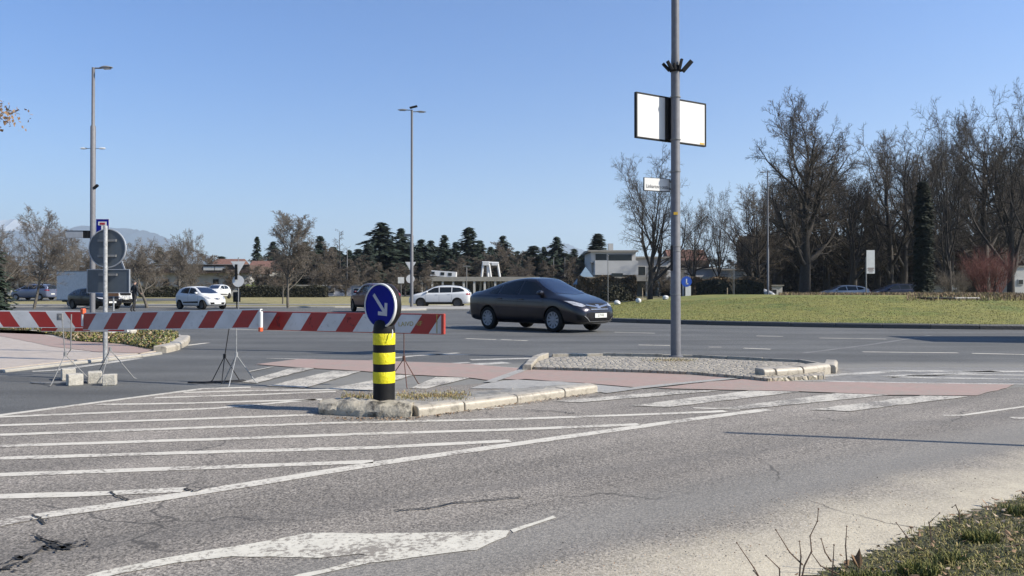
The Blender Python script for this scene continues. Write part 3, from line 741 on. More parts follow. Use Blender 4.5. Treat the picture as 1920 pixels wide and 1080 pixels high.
# ================================================================== barrier boards
def board(p0, p1, z0, z1, label, sgn, off, extra=None, h=.205, period=.49):
    a, b = Vector(p0), Vector(p1); L = (b-a).length; ang = math.atan2(b.y-a.y, b.x-a.x)
    e = empty('barrier_board', ((a.x+b.x)/2, (a.y+b.y)/2, (z0+z1)/2), ang, label, 'barrier', 'red and white barrier boards across the closed lane')
    m = mat_stripes('red_white_stripes', 1, -sgn*.72, period, .47, (.40, .016, .012), (.72, .71, .70), off, .4)
    mb = MB(); tilt = math.atan2(z1-z0, L)
    mb.box((0, 0, h/2), (L, .022, h), ry=-tilt); o = mb.build('board_panel', m, e, bevel=.003)
    mb = MB(); mb.box((0, .010, h+.006), (L, .04, .012), ry=-tilt); mb.box((0, .010, -.002), (L, .04, .010), ry=-tilt); mb.build('board_edge', M['white_plastic'] if not extra else M['red_cap'], e)
    return e, L, m
zt = lambda py, D: CAMH-(py-549)*D/FPX
def at(px, D): return ((px-960)/FPX*D, D)
b2, L2, m2 = board(at(157, 9.55), at(489, 8.65), zt(618, 9.55), zt(614, 8.65), 'long red and white striped barrier board, the middle of the three, on two thin stands', 1, .06)
MB().box((L2/2+.004, -.003, .105), (.03, .04, .235)).build('white_end_frame', M['white_panel'], b2, bevel=.004)
MB().box((L2/2+.004, -.006, .012), (.034, .05, .05)).build('red_corner', M['orange_cap'], b2, bevel=.006)
MB().box((-L2/2-.004, -.003, .095), (.028, .04, .17)).build('white_end_frame', M['white_panel'], b2, bevel=.004)
MB().box((-L2/2-.004, -.004, .20), (.055, .05, .075)).build('orange_corner', M['orange_cap'], b2, bevel=.012)
b3, L3, m3 = board(at(488, 8.95), at(831, 8.05), zt(617.5, 8.95), zt(626, 8.05), 'scratched red and white barrier board with yellow scribble, right end behind the arrow bollard', 1, .30, 1)
MB().box((L3/2+.004, -.003, .105), (.035, .045, .225)).build('red_end_frame', M['red_cap'], b3, bevel=.006)
MB().box((L3/2-.07, -.0135, .105), (.008, .004, .2)).build('end_seam', M['ochre'], b3)
text_mesh('LAIVD -dF', .07, 'yellow_scribble', M['ochre'], b3, Matrix.Translation((L3/2-.40, -.0125, .10)) @ Matrix.Rotation(R(-3), 4, 'Y') @ FACE, 1.0)
random.seed(2)
for cx in (-L3/2+.25, -L3/2+.30, .02, .05, -.5):
    for k in range(3):
        x, z_ = cx+random.uniform(-.03, .03), .10+random.uniform(-.06, .06)
        MB().tube([(x, -.0125, z_), (x+random.uniform(-.02, .02), -.0125, z_+random.uniform(-.03, .03)), (x+random.uniform(-.03, .03), -.0125, z_+random.uniform(-.04, .03))], .0025, 4).build('pen_mark', M['ink'], b3)
b1, L1, m1 = board(at(-260, 9.9), at(158, 9.75), zt(611, 9.9), zt(614, 9.75), 'red and white barrier board at the left edge with stripes slanting the other way', -1, .1)
b4, L4, m4 = board(at(78, 10.0), at(240, 9.85), zt(620.5, 10.0), zt(621, 9.85), 'short red and white board hanging low behind the left stand', 1, .3, None, .10)

# ------------------------------------------------------------------ stands
def stand(x, y, top, mat, label, rz=0, apex=.33, spread=.36, two=False, lean=0, loop=False, clampm=None, legs=3, name='barrier_stand'):
    e = empty(name, (x, y, 0), rz, label, 'barrier stand', 'thin tripod stands holding the barrier boards')
    for k in range(legs):
        a = R(-90+ (k-(legs-1)/2)*120) if legs == 3 else R(180*k)
        fx, fy = spread*math.cos(a), spread*math.sin(a)
        MB().tube([(0, 0, apex), (fx*.9, fy*.9, .02), (fx*1.0, fy*1.0, .008)], .0055, 6).build('leg', mat, e, True)
    mb = MB()
    mb.tube([(0, 0, apex-.01), (lean, 0, top)], .006, 6)
    if two: mb.tube([(.0, .03, apex-.01), (.05, .03, apex+.06), (.055, .03, top)], .007, 6)
    mb.build('rod', mat, e, True)
    MB().lathe([(.018, apex-.025), (.018, apex+.03)], 10).build('collar', mat, e)
    if loop:
        MB().tube([(-.42, .0, .012), (-.2, -.10, .012), (.15, -.06, .014), (.24, .02, .015), (.2, .08, .014), (.05, .06, .012), (-.2, -.01, .012), (-.42, 0, .012)], .009, 6).build('foot_loop', mat, e, True)
    if clampm:
        c = empty('clamp', (lean, -.03, top-.03)); c.parent = e
        mb = MB(); mb.box((0, 0, 0), (.07, .03, .085)); mb.build('clamp_plate', clampm, c, bevel=.006)
        MB().box((0, -.018, .005), (.022, .012, .03)).build('clamp_bolt', M['galv'], c)
    return e
x, y = G(443, 722); stand(x, y, .84, M['galv_white'], 'pale tripod stand with a white clamp, in front of the middle barrier board', 0, .36, .25, clampm=M['white_plastic'])
x, y = G(421, 717); stand(x, y, .72, M['dark_metal'], 'dark rusty stand with a bent foot loop behind the pale central stand', .2, .32, .2, lean=.06, loop=True)
x, y = G(763, 720); stand(x, y-.25, .80, M['rust'], 'dark rusty tripod stand just right of the arrow bollard', .3, .33, .24, clampm=M['white_plastic'])
x, y = G(122, 719); stand(x, y, .84, M['galv'], 'double-rod tripod stand at the left end among the concrete blocks', 0, .35, .30, two=True, lean=-.045, loop=True, clampm=M['galv'])
x, y = G(198, 716); e5 = stand(x, y+.1, .40, M['galv'], 'low tripod stand straddling the foot of the sign post', .1, .39, .30)
# concrete blocks
def block(px, py, w_, d_, h_, rz, label, z=0, tilt=0):
    x, y = G(px, py); mb = MB(); mb.box((0, 0, h_/2), (w_, d_, h_), ry=tilt)
    o = mb.build('concrete_block', M['concrete_block'], bevel=.008, loc=(x, y, z)); o.rotation_euler = (0, 0, rz)
    tag(o, label, 'concrete block', 'cast concrete weight blocks by the stands'); 
    bm = bmesh.new(); bm.from_mesh(o.data); bmesh.ops.subdivide_edges(bm, edges=bm.edges, cuts=3, use_grid_fill=True)
    for v in bm.verts: v.co += Vector((random.uniform(-.0025, .0025), random.uniform(-.0025, .0025), random.uniform(-.0025, .0025)*(v.co.z > .02)))
    bm.to_mesh(o.data); bm.free(); return o
block(140, 722, .14, .16, .135, R(-48), 'pale concrete block nearest the left tripod, largest of the weights')
block(128, 712, .20, .15, .145, R(-55), 'concrete block with a dark side half hidden behind the largest weight')
block(178, 718, .11, .15, .14, R(-62), 'slightly tilted concrete block between two others, its left side in shade', 0, R(7))
block(206, 722, .14, .12, .13, R(18), 'small square concrete block at the right under the sign post')
# concrete rubble in the wedge
for (px, py, w_, h_, rz, lab) in ((205, 632, .22, .15, .3, 'broken white concrete lump lying in the ivy left of its pair'), (240, 632, .30, .20, -.1, 'square white concrete lump lying in the ivy under the middle board')):
    x, y = G(px, py, .04); o = MB().box((0, 0, h_/2), (w_, .25, h_)).build('concrete_lump', M['concrete_block'], bevel=.03, loc=(x, y, .03)); o.rotation_euler = (.05, .1, rz); tag(o, lab, 'concrete lump')

# ================================================================== galvanised sign post with sign backs
px_, py_ = G(197, 681); e = empty('sign_post', (px_, py_, 0), 0, 'galvanised post carrying a round and a rectangular sign seen from behind', 'sign post')
Zp = lambda py: CAMH-(py-549)*py_/FPX
MB().lathe([(.031, 0), (.031, Zp(424)), (.026, Zp(423)), (0, Zp(422))], 20).build('post', M['galv_white'], e, True)
MB().lathe([(.05, 0), (.05, .03), (.033, .05)], 16).build('foot', M['galv'], e, True)
s = empty('round_sign', (.0, .06, Zp(465))); s.parent = e; s.rotation_euler = (0, 0, -R(4))
MB().lathe([(0, -.004), (.295, -.004), (.30, 0), (.30, .006), (0, .006)], 56, 'y').build('plate', M['sign_back'], s, False)
MB().lathe([(.292, -.014), (.306, -.014), (.308, .008), (.292, .008), (.292, -.014)], 56, 'y').build('rim', M['sign_back_light'], s, True)
for z_ in (.12, -.12): MB().box((0, -.016, z_), (.3, .02, .035)).build('bracket', M['galv'], s)
s = empty('rectangular_sign', (.015, .06, Zp(527))); s.parent = e; s.rotation_euler = (0, 0, -R(4))
MB().box((0, 0, 0), (.67, .006, .36)).build('plate', M['sign_back'], s)
mb = MB()
for (c, d) in (((0, 0, .182), (.70, .02, .012)), ((0, 0, -.182), (.70, .02, .012)), ((.345, 0, 0), (.012, .02, .352)), ((-.345, 0, 0), (.012, .02, .352))): mb.box(c, d)
mb.build('rim', M['sign_back_light'], s)
MB().box((0, -.016, .1), (.3, .02, .035)).build('bracket', M['galv'], s)
# triangular sign back on a post hidden behind it
def sign_post(px, D, zbase, top, label, cat='sign post', rad=.03, name='sign_post', mat='galv'):
    x = (px-960)/FPX*D; e = empty(name, (x, D, zbase), 0, label, cat)
    MB().lathe([(rad, 0), (rad, top)], 12).build('post', M[mat], e, True); return e
def tri(e, z, side, mat, up=True, y=-.04, rz=0, name='triangular_sign', border=None, x=0):
    h = side*.866; q = [(-side/2, -h/3), (side/2, -h/3), (0, 2*h/3)]
    if not up: q = [(a, -b) for a, b in q]
    def shape(k, y0, y1, m, nm, par):
        mb = MB(); mb.add([(a*k, y0, b*k) for a, b in q]+[(a*k, y1, b*k) for a, b in q], [(0, 1, 2), (5, 4, 3), (0, 3, 4, 1), (1, 4, 5, 2), (2, 5, 3, 0)]); return mb.build(nm, m, par)
    s = empty(name, (x, y, z)); s.parent = e; s.rotation_euler = (0, 0, rz)
    shape(1, -.004, .004, border or mat, 'border', s); shape(.8, -.008, -.0045, mat, 'plate', s); return s
e = sign_post(199, 13.2, .0, 2.0, 'grey post with a triangular sign back, hidden behind the galvanised post', 'sign post')
tri(e, 1.1+(549-497)/FPX*13.2+.06, .62, M['sign_back'], True, .03, -R(25), border=M['sign_back_light'], x=.13)
# blue dead end sign
D = 24; e = sign_post(196.5, D, 0, 3.45, 'slim post whose square blue white and red sign shows above the round sign back')
s = empty('dead_end_sign', (-.06, -.04, 1.1+(549-421)/FPX*D-.04)); s.parent = e
MB().box((0, 0, 0), (.40, .01, .42)).build('blue_panel', M['blue_sign'], s)
mb = MB(); mb.box((0, -.007, .07), (.27, .004, .12)); mb.box((0, -.007, -.08), (.07, .004, .2)); mb.build('white_tee', M['white_panel'], s)
MB().box((0, -.011, .065), (.17, .004, .07)).build('red_bar', M['red_sign'], s)
MB().box((0, .004, 0), (.43, .006, .45)).build('sign_border', M['white_panel'], s)

# ================================================================== lamp posts
def street_lamp(px, D, ztop, zb, r0, r1, label, heads, name='street_lamp', mat='pole', step=None):
    x = (px-960)/FPX*D; e = empty(name, (x, D, zb), 0, label, 'street lamp')
    pr = [(r0, 0), (r0, step or ztop*.45), (r1*1.05, (step or ztop*.45)+.06), (r1, ztop)]
    MB().lathe([(r0*1.5, 0), (r0*1.5, .02), (r0, .03)], 14).build('base_plate', M['galv'], e)
    MB().lathe(pr, 18).build('pole', M[mat], e, True)
    for (dx, L, hz_, tilt) in heads:
        h = empty('lamp_head', (dx*.1, 0, hz_)); h.parent = e
        s = 1 if dx > 0 else -1
        mb = MB(); n = 12; vs = []; k = 10
        for i in range(n+1):
            t = i/n; wv = .16*math.sin(min(1, t*1.5+.12)*math.pi/2)*(1-.55*max(0, t-.7)/.3); hh = .075*math.sin(min(1, t*1.6+.15)*math.pi/2)*(1-.7*max(0, t-.6)/.4)
            for j in range(k):
                a = 2*math.pi*j/k; vs.append((s*(.12+t*L), wv*math.cos(a), hh*math.sin(a)*(1 if math.sin(a) > 0 else .45)+tilt*t*L))
        mb.add(vs, [(i*k+j, i*k+(j+1) % k, (i+1)*k+(j+1) % k, (i+1)*k+j) for i in range(n) for j in range(k)]+[tuple(range(k)), tuple(range(n*k, n*k+k))]); mb.build('housing', M['galv'], h, True)
        MB().tube([(-.02*s, 0, 0), (s*.2, 0, 0)], .03, 8).build('arm', M[mat], h, True)
        MB().box((s*(.12+L*.58), 0, -.036+tilt*L*.6), (L*.5, .2, .02), ry=-s*tilt).build('lens', M['lamp_glass'], h)
    return e
D = 29; e = street_lamp(173.5, D, 1.1+(549-126)/FPX*D, 0, .098, .06, 'tall grey lamp at the left with one head on top and two small side lights', [(1, .52, 1.1+(549-126)/FPX*D-.02, .05)], step=1.1+(549-237)/FPX*D)
for sx, nm in ((-1, 'side_light'), (1, 'side_light')):
    zz = 1.1+(549-278)/FPX*D
    h = empty(nm, (sx*.09, 0, zz)); h.parent = e
    MB().tube([(0, 0, 0), (sx*.16, 0, 0)], .012, 6).build('arm', M['pole'], h)
    MB().lathe([(0, 0), (.03, .02), (.04, .12), (.03, .24), (0, .27)], 10, 'x', (sx*.14-(.27 if sx < 0 else 0), 0, 0)).build('lamp', M['white_plastic'], h, True)
h = empty('camera_unit', (.1, -.05, 1.1+(549-350)/FPX*D)); h.parent = e
MB().box((.05, 0, 0), (.2, .1, .09), ry=-.7).build('housing', M['black_plastic'], h, bevel=.01)
MB().tube([(-.1, .02, -.05), (.05, 0, 0)], .015, 6).build('arm', M['pole'], h)
# plate with dark end on the lamp pole
s = empty('arrow_plate', (-.09, -.0, 1.1+(549-440)/FPX*D)); s.parent = e
MB().box((-.58, -.06, 0), (.66, .05, .27)).build('plate', M['sign_back_light'], s, bevel=.01)
MB().box((-.13, -.05, 0), (.24, .06, .28)).build('dark_box', M['black_plastic'], s)
MB().box((-.47, -.06, .145), (.92, .07, .02)).build('top_edge', M['black_plastic'], s)
D = 52; e = street_lamp(772, D, 1.1+(549-208)/FPX*D, .1, .115, .08, 'tall double-headed street lamp on the narrow island in the centre', [(-1, .78, 1.1+(549-206)/FPX*D-.1, .02), (1, .78, 1.1+(549-209)/FPX*D-.1, -.02)], step=5)
MB().box((.12, -.03, 1.1+(549-203)/FPX*D), (.55, .3, .09), ry=-.25).build('top_housing', M['black_plastic'], e, bevel=.02)
MB().box((-.3, -.06, 1.1+(549-444)/FPX*D), (.5, .04, .2)).build('small_plate', M['sign_back'], e)
D = 66; e = street_lamp(1440, D, 1.1+(549-322)/FPX*D, .1, .09, .06, 'slim grey street lamp standing before the dense bare trees on the right', [(-1, .5, 1.1+(549-322)/FPX*D-.15, .05)], step=5)

# ================================================================== tall pole on the cobbled island
lx, ly = G(1267, 668, .05); e = empty('lamp_pole', (lx, ly, .045), 0, 'tall grey pole on the cobbled island with panel, street name plate and spotlights', 'lamp pole')
Zl = lambda py: CAMH-(py-549)*ly/FPX-.045
MB().lathe([(.12, 0), (.12, .012), (.082, .02), (.080, Zl(462)), (.077, Zl(461)), (.076, Zl(322)), (.074, Zl(321)), (.072, Zl(120)), (.066, Zl(100)), (.06, 9.3)], 32).build('pole', M['pole'], e, True)
mb = MB(); mb.box((-.075, -.035, Zl(484)), (.03, .05, .42)); mb.build('fuse_door', M['dark_metal'], e, bevel=.005)
for py in (471, 462, 322, 182, 262, 552): MB().lathe([(.084, Zl(py)-.006), (.086, Zl(py)-.006), (.086, Zl(py)+.012), (.084, Zl(py)+.012)], 28).build('steel_band', M['galv'], e)
MB().box((-.015, -.079, Zl(401)), (.07, .006, .045)).build('yellow_sticker', M['sticker'], e)
h = empty('lamp_head', (0, 0, 9.3)); h.parent = e
MB().tube([(0, 0, 0), (.1, 0, .1), (.5, 0, .15)], .03, 8).build('arm', M['pole'], h, True)
MB().lathe([(0, 0), (.05, .03), (.12, .2), (.13, .5), (0, .62)], 12, 'x', (.45, 0, .15)).build('housing', M['galv'], h, True)
# panel 1.33 wide yawed so the left end is nearer
pc = empty('blank_panel', (-.03, .145, Zl(221))); pc.parent = e; pc.rotation_euler = (0, 0, R(30))
MB().box((0, 0, 0), (1.48, .02, .70)).build('white_face', M['white_panel'], pc)
mb = MB()
for (c, d) in (((0, .01, .362), (1.54, .055, .022)), ((0, .01, -.362), (1.54, .055, .022)), ((.76, .01, 0), (.024, .055, .704)), ((-.76, .01, 0), (.024, .055, .704))): mb.box(c, d)
mb.build('dark_frame', M['black_plastic'], pc)
for z_ in (.2, -.2): MB().box((0, .03, z_), (1.2, .03, .05)).build('back_rail', M['dark_metal'], pc)
MB().box((-.085, -.045, 0), (.15, .05, .70)).build('dark_upright', M['black_plastic'], pc)  # near-black upright box against the panel face, left of the pole
MB().box((.68, -.0115, -.33), (.1, .002, .03)).build('small_sticker', M['sticker'], pc)
# spotlights
for (dx, dy, ang, L, wd2) in ((-.13, -.05, -.75, .17, .045), (-.09, -.1, -.5, .17, .05), (-.03, -.10, -.15, .12, .04), (.055, -.10, .22, .19, .045), (.14, -.03, .72, .23, .075)):
    h = empty('spotlight', (dx*.75, dy, Zl(134))); h.parent = e
    MB().box((math.sin(ang)*L*.55, 0, math.cos(ang)*L*.5), (wd2, .05, L), ry=ang).build('housing', M['black_plastic'], h, bevel=.008)
    MB().tube([(-dx*.55, -dy*.6, .0), (0, 0, .01)], .015, 6).build('bracket', M['dark_metal'], h)
MB().lathe([(.078, Zl(134)), (.095, Zl(133)), (.095, Zl(124)), (.076, Zl(123))], 20).build('spotlight_collar', M['black_plastic'], e)
# street name plate
sp_ = empty('street_name_plate', (-.31, -.02, Zl(346.5))); sp_.parent = e; sp_.rotation_euler = (0, 0, R(22))
MB().box((0, 0, 0), (.495, .018, .205)).build('plate', M['white_panel'], sp_, bevel=.004)
mb = MB()
for (c, d) in (((0, .003, -.106), (.51, .024, .009)), ((0, .003, .106), (.51, .024, .006)), ((-.252, .003, 0), (.006, .024, .205)), ((.252, .003, 0), (.006, .024, .205))): mb.box(c, d)
mb.build('frame', M['dark_metal'], sp_)
text_mesh('Linhartova cesta', .082, 'street_name', M['ink'], sp_, Matrix.Translation((0, -.0105, -.035)) @ FACE, .80)
for z_ in (.07, -.06): MB().box((.27, .0, z_), (.09, .03, .035)).build('clamp', M['galv_white'], sp_)

# ================================================================== other signs
D = 46; e = sign_post(447, D, .0, 3.3, 'thin post left of centre with a down-pointing triangle and a round plate below it', rad=.035)
tri(e, 1.1+(549-498)/FPX*D, .92, M['white_panel'], False, -.05, 0, 'give_way_sign', border=M['white_panel'])
s = empty('round_plate', (0, -.05, 1.1+(549-527)/FPX*D)); s.parent = e
MB().lathe([(0, -.006), (.36, -.006), (.36, .004), (0, .004)], 32, 'y').build('plate', M['white_panel'], s)
MB().box((-.1, -.12, 1.1+(549-510)/FPX*D), (.16, .05, .95)).build('dark_strip', M['black_plastic'], e)
D = 58; e = sign_post(770, D, .0, 3.6, 'thin post with a white triangle and round plate right behind the double lamp')
tri(e, 1.1+(549-497)/FPX*D, .85, M['white_panel'], False, -.05, 0, 'give_way_sign', border=M['white_panel'])
s = empty('round_plate', (-.02, -.05, 1.1+(549-523)/FPX*D)); s.parent = e
MB().lathe([(0, -.006), (.33, -.006), (.33, .004), (0, .004)], 32, 'y').build('plate', M['white_panel'], s)
D = 75; e = sign_post(752, D, .3, 2.5, 'small square white sign on a thin post left of the double lamp')
MB().box((0, -.05, 1.1+(549-525.5)/FPX*D-.3), (.62, .02, .62)).build('white_plate', M['white_panel'], e)
D = 62; e = sign_post(1287, D, .0, 2.6, 'blue round sign above a narrow white panel right behind the tall pole')
MB().lathe([(0, -.05), (.44, -.05), (.44, -.03), (0, -.03)], 32, 'y', (0, 0, 1.1+(549-528)/FPX*D)).build('blue_disc', M['blue_sign_light'], e)
mb = MB(); mb.box((0, -.054, 1.1+(549-528)/FPX*D), (.10, .004, .46)); mb.box((.06, -.054, 1.1+(549-532)/FPX*D), (.16, .004, .12)); mb.build('white_symbol', M['white_panel'], e)
MB().box((.14, -.03, 1.0), (.46, .03, 1.35)).build('white_lower_panel', M['white_panel'], e)
D = 60; e = sign_post(1624, D, .1, 3.9, 'tall white banner on a grey post in front of the bare trees', 'banner', .05, 'banner_post')
MB().box((.36, -.02, 1.1+(549-491)/FPX*D-.1), (.66, .03, 1.9)).build('banner', M['white_panel'], e)
mb = MB()
for k, (w_, dz) in enumerate(((.5, -.50), (.42, -.62), (.5, -.72), (.3, -.82))): mb.box((.36, -.037, 1.1+(549-491)/FPX*D-.1+dz), (w_, .003, .045))
mb.build('banner_print', M['roof_tile'], e)
MB().box((.36, -.037, 1.1+(549-491)/FPX*D-.1-.56), (.62, .0028, .03)).build('banner_line', M['leaf_dry'], e)
D = 53; e = sign_post(213, 45, 0, 1.25, 'short pale post with a small brown board, left of the man in black', 'sign post', .05, mat='galv_white')
MB().box((-.03, -.06, 1.1+(549-551.5)/FPX*45-.0), (.72, .04, .26)).build('brown_board', M['brown_wood'], e)
# bin
D = 51; x = (444-960)/FPX*D; e = empty('litter_bin', (x, D, .05), 0, 'dark litter bin behind the thin triangle sign post', 'bin')
MB().lathe([(.24, .42), (.25, 1.05), (.22, 1.1), (0, 1.12)], 16).build('bin_body', M['black_plastic'], e, True)
MB().lathe([(.04, 0), (.04, .42)], 8).build('bin_stem', M['dark_metal'], e)
# white round stones on the lawn
for i, (px, py, lab) in enumerate(((1157, 566, 'white rounded stone beside the bonnet of the dark saloon'), (1197, 564, 'white rounded stone left of the forked tree trunk'), (1247.5, 563, 'white rounded stone left of the tall pole, on the lawn edge'))):
    D = 42; p = P(px, py, D); mb = MB(); n = 12; random.seed(i)
    prof = [(.02, -.14), (.12, -.11), (.17, 0), (.14, .10), (.05, .145), (0, .15)]
    mb.lathe(prof, 14); mb.v = [(a*1.1+random.uniform(-.012, .012), b+random.uniform(-.012, .012), c+random.uniform(-.01, .01)) for a, b, c in mb.v]
    o = mb.build('white_stone', M['white_plastic'], sm=True, loc=(p.x, p.y, MZ(p.x, p.y)+.10)); o.rotation_euler = (.2*i, .35, i); tag(o, lab, 'stone', 'white stones at the lawn edge')
# manhole on lawn, drain
p = P(1752, 587, 31); e = empty('drain_cover', (p.x, 31, MZ(p.x, 31)+.01), .1, 'dark drain cover with a pale concrete collar set in the roundabout lawn', 'drain cover')
MB().box((0, 0, .02), (1.1, .9, .06)).build('metal_lid', M['dark_metal'], e, bevel=.01); MB().box((1.15, -.1, .01), (1.1, .7, .08)).build('concrete_collar', M['pale_concrete'], e, bevel=.02)
# distant thin poles
for (px, D, top, lab) in ((1140, 60, 480, 'thin pale pole standing before the white house'), (1214, 0, 0, ''), (1059, 120, 482, 'thin pale pole with a small white box beyond the saloon roof'), (1038, 125, 484, 'plain thin pole beyond the saloon roof'),
                          (875, 90, 498, 'thin lamp post left of the white frame'), (651, 110, 470, 'thin grey mast among the brown trees left of the arrow sign'), (1376, 62, 500, 'thin stake beside the brown hedge right of the tall pole')):
    if not D: continue
    zb = TZ(0, D); e = empty('thin_pole', ((px-960)/FPX*D, D, zb), 0, lab, 'pole')
    MB().tube([(0, 0, 0), (0, 0, CAMH-(top-549)*D/FPX-zb)], .055 if D > 70 else .03, 8).build('pole_shaft', M['galv'], e, True)
    if px == 1059: MB().box((.1, 0, CAMH-(513-549)*D/FPX-zb), (.35, .3, 1.0)).build('pole_box', M['white_plastic'], e)
    elif px == 875: MB().box((0, 0, CAMH-(499-549)*D/FPX-zb), (.9, .15, .1)).build('lamp_bar', M['galv'], e)
    else: MB().lathe([(.07, 0), (.07, .06), (0, .1)], 8, c=(0, 0, CAMH-(top-549)*D/FPX-zb)).build('pole_cap', M['galv'], e)
# off-frame post whose thin shadow lies across the road on the right
hx = 3.0; tipx, tipy = G(1362, 812); k_ = hx/math.tan(R(37)); d_ = Vector((.97, -.24)).normalized()
e = empty('sign_post', (tipx+d_.x*k_, tipy+d_.y*k_, 0), 0, 'roadside post just outside the right edge whose thin shadow crosses the road', 'sign post')
MB().lathe([(.03, 0), (.03, hx)], 12).build('post', M['galv'], e, True)
MB().lathe([(.05, 0), (.05, .03), (.033, .05)], 16).build('foot', M['galv'], e, True)
# ================================================================== cars
def eval_copy(o):
    bpy.context.view_layer.update(); dg = bpy.context.evaluated_depsgraph_get()
    return bpy.data.meshes.new_from_object(o.evaluated_get(dg))
def patch(bvh, poly, axis, mirror=False, off=.004, step=.07):
    """conforming patch: poly in (a,b) coords; axis '+x','-x' from front/rear with (y,z); 'y' from the side with (x,z); 'z' from above with (x,y)"""
    dense = []; n = len(poly)
    for i in range(n):
        a, b = Vector(poly[i]), Vector(poly[(i+1) % n]); k = max(1, int((b-a).length/step)); dense += [a+(b-a)*j/k for j in range(k)]
    m = len(dense); pts = list(dense)
    xs_ = [p.x for p in dense]; ys_ = [p.y for p in dense]
    for x in np.arange(min(xs_)+step/2, max(xs_), step):
        for y in np.arange(min(ys_)+step/2, max(ys_), step):
            if pip(x, y, [tuple(p) for p in dense]) and min((p-Vector((x, y))).length for p in dense) > step*.4: pts.append(Vector((x, y)))
    r = delaunay_2d_cdt(pts, [], [list(range(m))], 1, 1e-5); vs = []; ok = []
    for p in r[0]:
        if axis == '+x': o, d = Vector((6, p.x, p.y)), Vector((-1, 0, 0))
        elif axis == '-x': o, d = Vector((-6, p.x, p.y)), Vector((1, 0, 0))
        elif axis == 'y': o, d = Vector((p.x, 4, p.y)), Vector((0, -1, 0))
        else: o, d = Vector((p.x, p.y, 5)), Vector((0, 0, -1))
        h, nrm, i, dist = bvh.ray_cast(o, d)
        if h is None: vs.append(o+d*4); ok.append(False)
        else:
            if nrm.dot(d) > 0: nrm = -nrm
            vs.append(h+nrm*off); ok.append(True)
    fs = [tuple(f) for f in r[2] if all(ok[i] for i in f)]
    # drop faces that fell through to a far surface
    fs = [f for f in fs if max((vs[f[i]]-vs[f[i-1]]).length for i in range(len(f))) < step*6]
    if mirror: vs2 = [Vector((v.x, -v.y, v.z)) for v in vs]; return vs2, [f[::-1] for f in fs]
    return vs, fs
def stripe(pts, w_):
    L, Rr = [], []
    for i, p in enumerate(pts):
        a = Vector(pts[max(0, i-1)]); b = Vector(pts[min(len(pts)-1, i+1)]); d = (b-a).normalized(); nn_ = Vector((-d.y, d.x))*w_/2
        L.append(tuple(Vector(p)+nn_)); Rr.append(tuple(Vector(p)-nn_))
    return L+Rr[::-1]
def wheel(name, parent, x, y, r, rimm, spokes=10, wth=.2):
    e = empty(name, (x, y, r)); e.parent = parent; s = 1 if y > 0 else -1
    if s < 0: e.rotation_euler = (0, 0, math.pi)
    MB().lathe([(r*.66, -wth/2), (r*.93, -wth/2), (r, -wth/2+.03), (r, wth/2-.03), (r*.95, wth/2), (r*.69, wth/2+.004), (r*.66, wth/2-.01)], 36, 'y', cap=False).build('tyre', M['tyre'], e, True)
    mb = MB(); mb.lathe([(0, wth/2-.045), (r*.64, wth/2-.045), (r*.67, wth/2-.004), (r*.69, wth/2+.003)], 36, 'y', cap=False); mb.build('rim_dish', M['rim_dark'], e, True)
    mb = MB()
    for k in range(spokes):
        a = 2*math.pi*k/spokes; c, sn = math.cos(a), math.sin(a); w0, w1 = r*.07, r*.105
        q = [(r*.1, -w0), (r*.1, w0), (r*.63, w1), (r*.63, -w1)]
        mb.add([(u*c-v*sn, wth/2-.004-.02*(1-u/r), u*sn+v*c) for u, v in q]+[(u*c-v*sn, wth/2-.03, u*sn+v*c) for u, v in q], [(0, 1, 2, 3), (7, 6, 5, 4), (0, 4, 5, 1), (1, 5, 6, 2), (2, 6, 7, 3), (3, 7, 4, 0)])
    mb.lathe([(0, wth/2-.008), (r*.17, wth/2-.012), (r*.17, wth/2-.04)], 20, 'y', cap=False); mb.lathe([(r*.62, wth/2-.03), (r*.62, wth/2-.002), (r*.68, wth/2+.004), (r*.69, wth/2-.005)], 36, 'y', cap=False)
    mb.build('rim', rimm, e, True); return e
